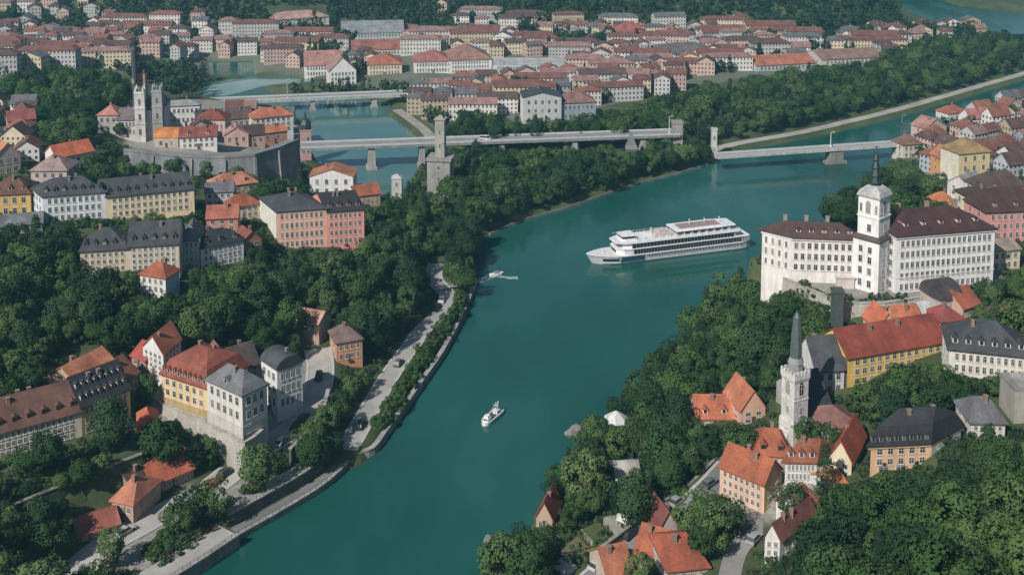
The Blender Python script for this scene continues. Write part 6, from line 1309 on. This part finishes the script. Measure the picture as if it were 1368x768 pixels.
# views of fronts and clearings that the photograph keeps open (picture boxes)
OPEN = [(713, 670, 750, 704), (822, 622, 858, 650), (466, 388, 479, 404), (1020, 712, 1043, 752), (930, 538, 981, 562), (989, 522, 1029, 562), (1090, 552, 1146, 588), (1296, 552, 1352, 584), (1132, 478, 1215, 500), (1164, 598, 1243, 622), (1244, 594, 1284, 610), (1056, 372, 1150, 394),
        (372, 290, 487, 318), (110, 332, 325, 352), (58, 264, 258, 286), (1050, 612, 1089, 648), (1106, 588, 1137, 628), (190, 372, 240, 394), (848, 694, 900, 738), (386, 426, 428, 444), (450, 452, 486, 478), (186, 555, 210, 578), (152, 650, 260, 672), (1270, 470, 1368, 500), (1196, 396, 1250, 415)]
rt_ = np.random.default_rng(21)
TREES = []      # x, y, z, radius, region
cellmap = {}
def free(x, y, gap):
    i, j = int(x // 12), int(y // 12)
    for a in (-1, 0, 1):
        for b_ in (-1, 0, 1):
            for q in cellmap.get((i + a, j + b_), ()):
                if (q[0] - x) ** 2 + (q[1] - y) ** 2 < gap * gap: return False
    return True
road_far = lambda xy: np.min([seg_dist(xy, q) - w / 2 for q, (_, _, w, _) in zip(road_lines, ROADS)], axis=0)
def blocked(xy, r):
    bad = np.zeros(len(xy), bool)
    for fx, fy, fr, fp in FOOT:
        near = np.hypot(xy[:, 0] - fx, xy[:, 1] - fy) < fr + r
        if not near.any(): continue
        if fp is None: bad |= near; continue
        k = np.where(near)[0]; sub = xy[k]; dd = np.where(in_poly(sub, fp), 0, seg_dist(sub, fp, True)); bad[k] |= dd < r[k]
    return bad
def scatter(poly, gap, rad, ri, lift=1.25, roadgap=2.0, n=None):
    poly = np.array(poly, float); lo, hi = poly.min(0), poly.max(0); area = (hi - lo).prod()
    n = n or int(min(9000, area * .22)); c = np.column_stack([rt_.uniform(lo[0], hi[0], n), rt_.uniform(lo[1], hi[1], n)]); c = c[in_poly(c, poly)]
    if len(c) == 0: return
    rr = rad[0] * .72 + (rad[1] * 1.12 - rad[0] * .72) * rt_.random(len(c)) ** 1.15; g = G(c[:, 0], c[:, 1])
    for _ in range(3):      # shift the foot down so that the crown's middle sits at the picked point
        q = g.copy(); q[:, 2] += lift * rr; py = project(g)[1] - project(q)[1]; g = G(c[:, 0], c[:, 1] + py)
    ok = (river_sd(g[:, :2]) > rr * .25 + .5) & (road_far(g[:, :2]) > rr * .72 + roadgap * .3) & ~blocked(g[:, :2], rr * .62)
    q = g.copy(); q[:, 2] += lift * rr; qx, qy, qd = project(q); pr = rr * F_PX / qd
    for x0, y0, x1, y1 in OPEN: ok &= ~((qx > x0 - pr * .7) & (qx < x1 + pr * .7) & (qy > y0) & (qy < y1 + pr * .85))
    for (x, y, z), r in zip(g[ok], rr[ok]):
        if free(x, y, gap * (.35 + .65 * r / rad[1])): TREES.append((x, y, z, r, ri)); cellmap.setdefault((int(x // 12), int(y // 12)), []).append((x, y))
SINGLE = [  # single trees: crown middle in the picture, radius, label
 (150, 568, 6.4, 'round dark tree in front of the black roofed terrace'), (64, 602, 5.6, 'rounded tree in front of the cream curved terrace'), (36, 612, 4.2, 'smaller pale tree beside the cream curved terrace'), (216, 590, 7.0, 'big spreading dark tree between the ivy wall and the stone terrace'),
 (340, 628, 6.4, 'broad tree on the round walled garden by the river'), (262, 672, 5.6, 'tree on the traffic island nearest the low river walkway'), (286, 668, 5.2, 'tree at the upper end of the quay island beside the quay road'), (240, 690, 4.6, 'dark tree in the middle of the quay island'), (148, 730, 4.4, 'round bushy tree on the quay road edge at the bottom left'),
 (280, 604, 4.0, 'small tree at the foot of the terrace wall'), (262, 610, 3.6, 'smaller bushy tree at the foot of the terrace wall'), (1205, 505, 5, 'tall tree in front of the long yellow house'), (846, 668, 6.0, 'big round tree above the gardens of the right bank road'), (1060, 668, 4.6, 'tree between the peach tenement and the stepped row'),
 (1102, 632, 5.0, 'tree in front of the white house with the brown orange roof'), (926, 690, 5.4, 'leafy tree in the grove nearest the right bank road'), (956, 702, 5.4, 'middle tree of the grove between the road and the yard lane'), (972, 684, 4.6, 'smaller tree of the grove close to the peach tenement'), (938, 720, 4.6, 'lowest tree of the grove above the orange roofs'), (1078, 580, 4.2, 'round tree right of the bell tower foot'), (1110, 586, 4.0, 'smaller round tree below the white chapel'), (852, 762, 4.0, 'tree among the orange roofs at the bottom edge'),
 (162, 172, 4.0, 'pale green tree in front of the parish houses'), (186, 160, 4.4, 'slim tree at the foot of the twin towered church'), (92, 180, 5, 'dark tree behind the vermilion roof'), (116, 178, 5, 'second dark tree behind the vermilion roof beside the parish house'), (190, 226, 4.2, 'bushy tree below the fortress wall'), (206, 228, 4.0, 'low tree beside the bushy one below the fortress wall'),
 (232, 222, 4.6, 'tree standing in front of the middle of the fortress wall'), (276, 228, 4.2, 'tree in front of the right half of the fortress wall'), (316, 232, 4.0, 'tree at the right foot of the fortress wall'), (236, 470, 4.6, 'tree between the white villa and the brick red mansard house'), (196, 520, 4.4, 'tree in the shaded gap left of the mansard house'), (990, 590, 5.2, 'tree behind the peach tenement roof'), (1256, 246, 5, 'tree left of the house with the tan pyramid roof'),
]
for px, py, r, lab in SINGLE:
    g = G([px], [py])
    for _ in range(3):
        q = g.copy(); q[:, 2] += 1.25 * r; d = project(g)[1] - project(q)[1]; g = G([px], [py + d[0]])
    x, y, z = g[0]; TREES.append((x, y, z, r, lab)); cellmap.setdefault((int(x // 12), int(y // 12)), []).append((x, y))
for i, (lab, poly, gap, rad) in enumerate(RG): scatter(poly, gap, rad, i)
ns = len([t for t in TREES if isinstance(t[4], str)])
print('trees', len(TREES))
GROUPS = {}
def plant(name, cdat, tdat, x, y, z, r, label, cat, group, rot, lift=1.25):
    root = empty(name, (x, y, z), rot); tag(root, label, cat, group)
    c = bpy.data.objects.new('crown', cdat); col.objects.link(c); c.parent = root; c.location = (0, 0, lift * r); k = r
    c.scale = (k, k, k); t = bpy.data.objects.new('trunk', tdat); col.objects.link(t); t.parent = root; t.scale = (k, k, k * lift / 1.25); return root
# the 300 that show largest stand as trees of their own, the rest of the woods is one mass
rg = [t for t in TREES if not isinstance(t[4], str)]; sg = [t for t in TREES if isinstance(t[4], str)]
rg.sort(key=lambda t: -t[3] / math.hypot(t[0], t[1])); vis = lambda t: abs(project(np.array([[t[0], t[1], t[2] + t[3]]]))[0][0] - CX) < 700
near = [t for t in rg if vis(t) and project(np.array([[t[0], t[1], t[2] + 1.6 * t[3]]]))[1][0] < 785][:300 - len(sg)]; ids = {id(t) for t in near}; rest = [t for t in rg if id(t) not in ids]
for t in sg + near:
    x, y, z, r, lab = t; k = int(rt_.integers(0, len(CROWNS))); (cd, ax), td = CROWNS[k]
    label, grp = (lab, None) if isinstance(lab, str) else (RG[lab][0], RG[lab][0].replace('broadleaf tree', 'trees', 1).replace('dark trees', 'dark trees'))
    plant('broadleaf_tree', cd, td, x, y, z, r, label, 'tree', grp, rt_.uniform(0, 6.28))
def scatter_object(name, pts, coll, n_kinds, label):
    """one object whose points carry instanced trees"""
    me = bpy.data.meshes.new(name); me.from_pydata([t[:3] for t in pts], [], [])
    for an, tp, vals in (('size', 'FLOAT', [t[3] for t in pts]), ('turn', 'FLOAT', rt_.uniform(0, 6.28, len(pts))), ('pick', 'INT', rt_.integers(0, n_kinds, len(pts)))):
        at_ = me.attributes.new(an, tp, 'POINT'); at_.data.foreach_set('value', np.array(vals, 'i' if tp == 'INT' else 'f'))
    o = bpy.data.objects.new(name, me); col.objects.link(o); tag(o, label, None, None, 'stuff')
    ng = bpy.data.node_groups.new(name, 'GeometryNodeTree'); ng.interface.new_socket('Geometry', in_out='INPUT', socket_type='NodeSocketGeometry'); ng.interface.new_socket('Geometry', in_out='OUTPUT', socket_type='NodeSocketGeometry')
    N, Lk = ng.nodes, ng.links; gi = N.new('NodeGroupInput'); go = N.new('NodeGroupOutput'); ip = N.new('GeometryNodeInstanceOnPoints'); ci = N.new('GeometryNodeCollectionInfo')
    ci.inputs['Collection'].default_value = coll; ci.inputs['Separate Children'].default_value = True; ci.inputs['Reset Children'].default_value = True
    def attr(n_, t_):
        a = N.new('GeometryNodeInputNamedAttribute'); a.data_type = t_; a.inputs[0].default_value = n_; return next(s for s in a.outputs if s.enabled)
    m2p = N.new('GeometryNodeMeshToPoints'); Lk.new(gi.outputs[0], m2p.inputs[0]); Lk.new(m2p.outputs[0], ip.inputs['Points']); Lk.new(ci.outputs[0], ip.inputs['Instance']); ip.inputs['Pick Instance'].default_value = True
    cx_ = N.new('ShaderNodeCombineXYZ'); Lk.new(attr('turn', 'FLOAT'), cx_.inputs[2]); Lk.new(cx_.outputs[0], ip.inputs['Rotation']); Lk.new(attr('pick', 'INT'), ip.inputs['Instance Index']); Lk.new(attr('size', 'FLOAT'), ip.inputs['Scale']); Lk.new(ip.outputs[0], go.inputs[0])
    md = o.modifiers.new('scatter', 'NODES'); md.node_group = ng; return o
scatter_object('woodland', rest, tcol, len(CROWNS), 'rest of the broadleaf woods around the houses and along the river')
# far hill woods and tree strips
n0 = len(TREES)
for poly in FAR: scatter(poly, 8.5, (4.5, 7), -1, roadgap=1)
far_pts = TREES[n0:]
m_ = 9000; X = rt_.uniform(-1000, 900, m_ * 6); Y = rt_.uniform(1020, 1950, m_ * 6); xy = np.column_stack([X, Y]); yb = 1040 + 45 * np.sin(X / 150 + .6) + 30 * np.sin(X / 61 + 2)
ok = (Y > yb + 4) & (river_sd(xy) > 10) & (np.abs(X) < Y * .52) & ~blocked(xy, np.full(len(xy), 5.0)) & ((X < 372 + (Y - 1010) * .1) | (Y > 1400)) & (rt_.random(len(X)) < np.clip(1.6 - (Y - 1020) / 850, .25, 1))
hz = T(X[ok], Y[ok]); cnt = 0
for x, y, z in zip(X[ok], Y[ok], hz):
    if free(x, y, 6.6): far_pts.append((x, y, z, rt_.uniform(5, 8), -1)); cellmap.setdefault((int(x // 12), int(y // 12)), []).append((x, y)); cnt += 1
for t in range(3200):   # odd trees between the houses of the far towns
    d = DISTRICTS[int(rt_.integers(0, 10))]; p = np.array(d[3], float); px, py = rt_.uniform(p[:, 0].min(), p[:, 0].max()), rt_.uniform(p[:, 1].min(), p[:, 1].max())
    if not in_poly(np.array([[px, py]]), p)[0]: continue
    g = G([px], [py])[0]; r = rt_.uniform(2.8, 5.2)
    if river_sd(g[None, :2])[0] > 5 and not blocked(g[None, :2], np.array([1.5]))[0] and free(g[0], g[1], 6) and road_far(g[None, :2])[0] > 3: far_pts.append((*g, r, -1))
print('far trees', len(far_pts), 'rest', len(rest), 'near', len(near) + len(sg))
scatter_object('far_woods', far_pts, small, 4, 'dark woods covering the far hills and strips between the far towns')
# bushes along the riverside road, hedges of the quay island and the terraces: each one a thing
BUSH = [crown_data('crown', 70 + i, LEAF, nb=16, per=60, shape='flat', leaf=.15) for i in range(4)]
def bush(px, py, r, label, grp, force=False):
    g = G([px], [py])
    for _ in range(2):
        q = g.copy(); q[:, 2] += .45 * r; d = project(g)[1] - project(q)[1]; g = G([px], [py + d[0]])
    x, y, z = g[0]
    if not force and (river_sd(g[:, :2])[0] < .6 or road_far(g[:, :2])[0] < r * .45 or blocked(g[:, :2], np.array([.4 * r]))[0] and grp != 'shrubs of the quay island'): return
    cd, ax = BUSH[int(rt_.integers(0, 4))]; root = empty('bush', (x, y, z), rt_.uniform(0, 6.28)); tag(root, label, 'bush', grp)
    c = bpy.data.objects.new('crown', cd); col.objects.link(c); c.parent = root; c.scale = (r, r, r); c.location = (0, 0, r * .42)
for line, n, r0, r1, jit, lab, grp in [
    ([(504, 574), (530, 530), (556, 490), (584, 450), (606, 416), (617, 394)], 60, 2.0, 3.6, 7, 'leafy bush in the green strip between the riverside road and the river wall', 'bushes along the riverside road'),
    ([(96, 636), (130, 622), (180, 602)], 16, 1.5, 2.4, 5, 'bush in the hedge above the ivy wall', 'hedge bushes above the ivy wall'),
    ([(20, 668), (60, 652), (96, 640)], 14, 1.8, 2.8, 8, 'bush on the slope left of the ivy wall', 'bushes beside the ivy wall'),
    ([(205, 738), (225, 715), (255, 700), (285, 690), (230, 730)], 22, 1.6, 2.8, 8, 'low shrub on the planted island of the quay', 'shrubs of the quay island'),
    ([(900, 655), (870, 680), (845, 700)], 14, 1.4, 2.4, 6, 'bush behind the wall of the right bank road', 'bushes along the right bank road'),
    ([(440, 596), (430, 610), (400, 630), (372, 640)], 12, 1.8, 2.8, 6, 'bush on the bank above the low river walkway', 'bushes above the river walkway'),
    ([(236, 606), (275, 612), (300, 616)], 12, 1.5, 2.4, 6, 'bush below the pale terrace wall', 'bushes below the terrace wall'),
    ([(70, 306), (110, 300), (160, 296), (210, 290)], 22, 1.4, 2.4, 4, 'bush in the border of the lawn below the long white block', 'bushes along the upper lawn'),
    ([(840, 640), (880, 660), (900, 640), (870, 625)], 16, 1.8, 3.2, 8, 'bush in the clearing around the pale roofed shelter', 'bushes around the pale shelter')]:
    pl = smooth_line(np.array(line, float), 12)
    for k in range(n):
        p = pl[int(k / n * len(pl))]; bush(p[0] + rt_.normal(0, jit * .5), p[1] + rt_.normal(0, jit * .5), rt_.uniform(r0, r1), lab, grp)
_k = G([93, 190, 182, 110], [652, 614, 650, 680]); FOOT.append((*_k.mean(0)[:2], 40, _k[:, :2]))
for px, py in [(782, 718), (792, 711), (806, 717), (814, 708), (800, 727), (760, 742), (770, 732), (778, 746), (785, 737), (748, 752), (822, 697), (836, 700)]: bush(px, py, rt_.uniform(1.3, 2.3), 'shrub growing on the garden terraces beside the right bank road', 'shrubs of the garden terraces', True)
for px, py in [(328, 654), (344, 646), (360, 650), (374, 646), (336, 664)]: bush(px, py, rt_.uniform(1.3, 2.2), 'shrub growing in the round walled garden by the river', 'shrubs of the round garden', True)
# low undergrowth on the open slopes near the river
und = []
tmpl = bpy.data.collections.new('undergrowth_templates')
for i in range(3):
    (cme, ax) = crown_data('shrub_crown', 80 + i, LEAF if i else LEAF2, nb=12, per=44, shape='flat', leaf=.17); join_template(f'shrub_template_{i}', cme, ax, trunk_data(90 + i), tmpl, .45)
c = np.column_stack([rt_.uniform(-80, 1448, 26000), rt_.uniform(190, 800, 26000)]); c = c[~in_poly(c, np.array([(100, 303), (250, 288), (262, 292), (120, 318)], float))]
g = G(c[:, 0], c[:, 1]); 
def town_at(xy):
    s = np.zeros(len(xy), bool)
    for tp in TOWN_POLYS[1:]:
        q = G([p[0] for p in tp], [p[1] for p in tp])[:, :2]; s |= in_poly(xy, q)
    return s
rr = rt_.uniform(1.0, 2.8, len(c)); ok = (river_sd(g[:, :2]) > 3.5) & (road_far(g[:, :2]) > rr * .8 + 1.2) & ~blocked(g[:, :2], rr * .7) & ~town_at(g[:, :2]) & (g[:, 1] < 800)
gq = np.hypot(g[:, 0] - 0, g[:, 1]); keep = rt_.random(len(c)) < np.clip((gq / 330) ** -.2, .2, 1)
for (x, y, z), r in zip(g[ok & keep], rr[ok & keep]):
    if free(x, y, 2.1): und.append((x, y, z, r, -2)); cellmap.setdefault((int(x // 12), int(y // 12)), []).append((x, y))
print('undergrowth', len(und))
scatter_object('undergrowth', und, tmpl, 3, 'low shrubs and saplings covering the open slopes')
# ------------------------------------------------------------------ haze
hm = bpy.data.materials.new('haze'); hm.use_nodes = True; nt = hm.node_tree; nt.nodes.remove(nt.nodes['Principled BSDF'])
pv = nt.nodes.new('ShaderNodeVolumePrincipled'); pv.inputs['Color'].default_value = (.24, .62, .80, 1); pv.inputs['Density'].default_value = HAZE_D; pv.inputs['Anisotropy'].default_value = .1
nt.links.new(pv.outputs[0], nt.nodes['Material Output'].inputs['Volume'])
mb = MB(); mb.box(-2700, 2700, -60, 3100, -8, 215); hz_ = mb.build('haze', hm); tag(hz_, None, None, None, 'stuff')

print('LONG', LONG)
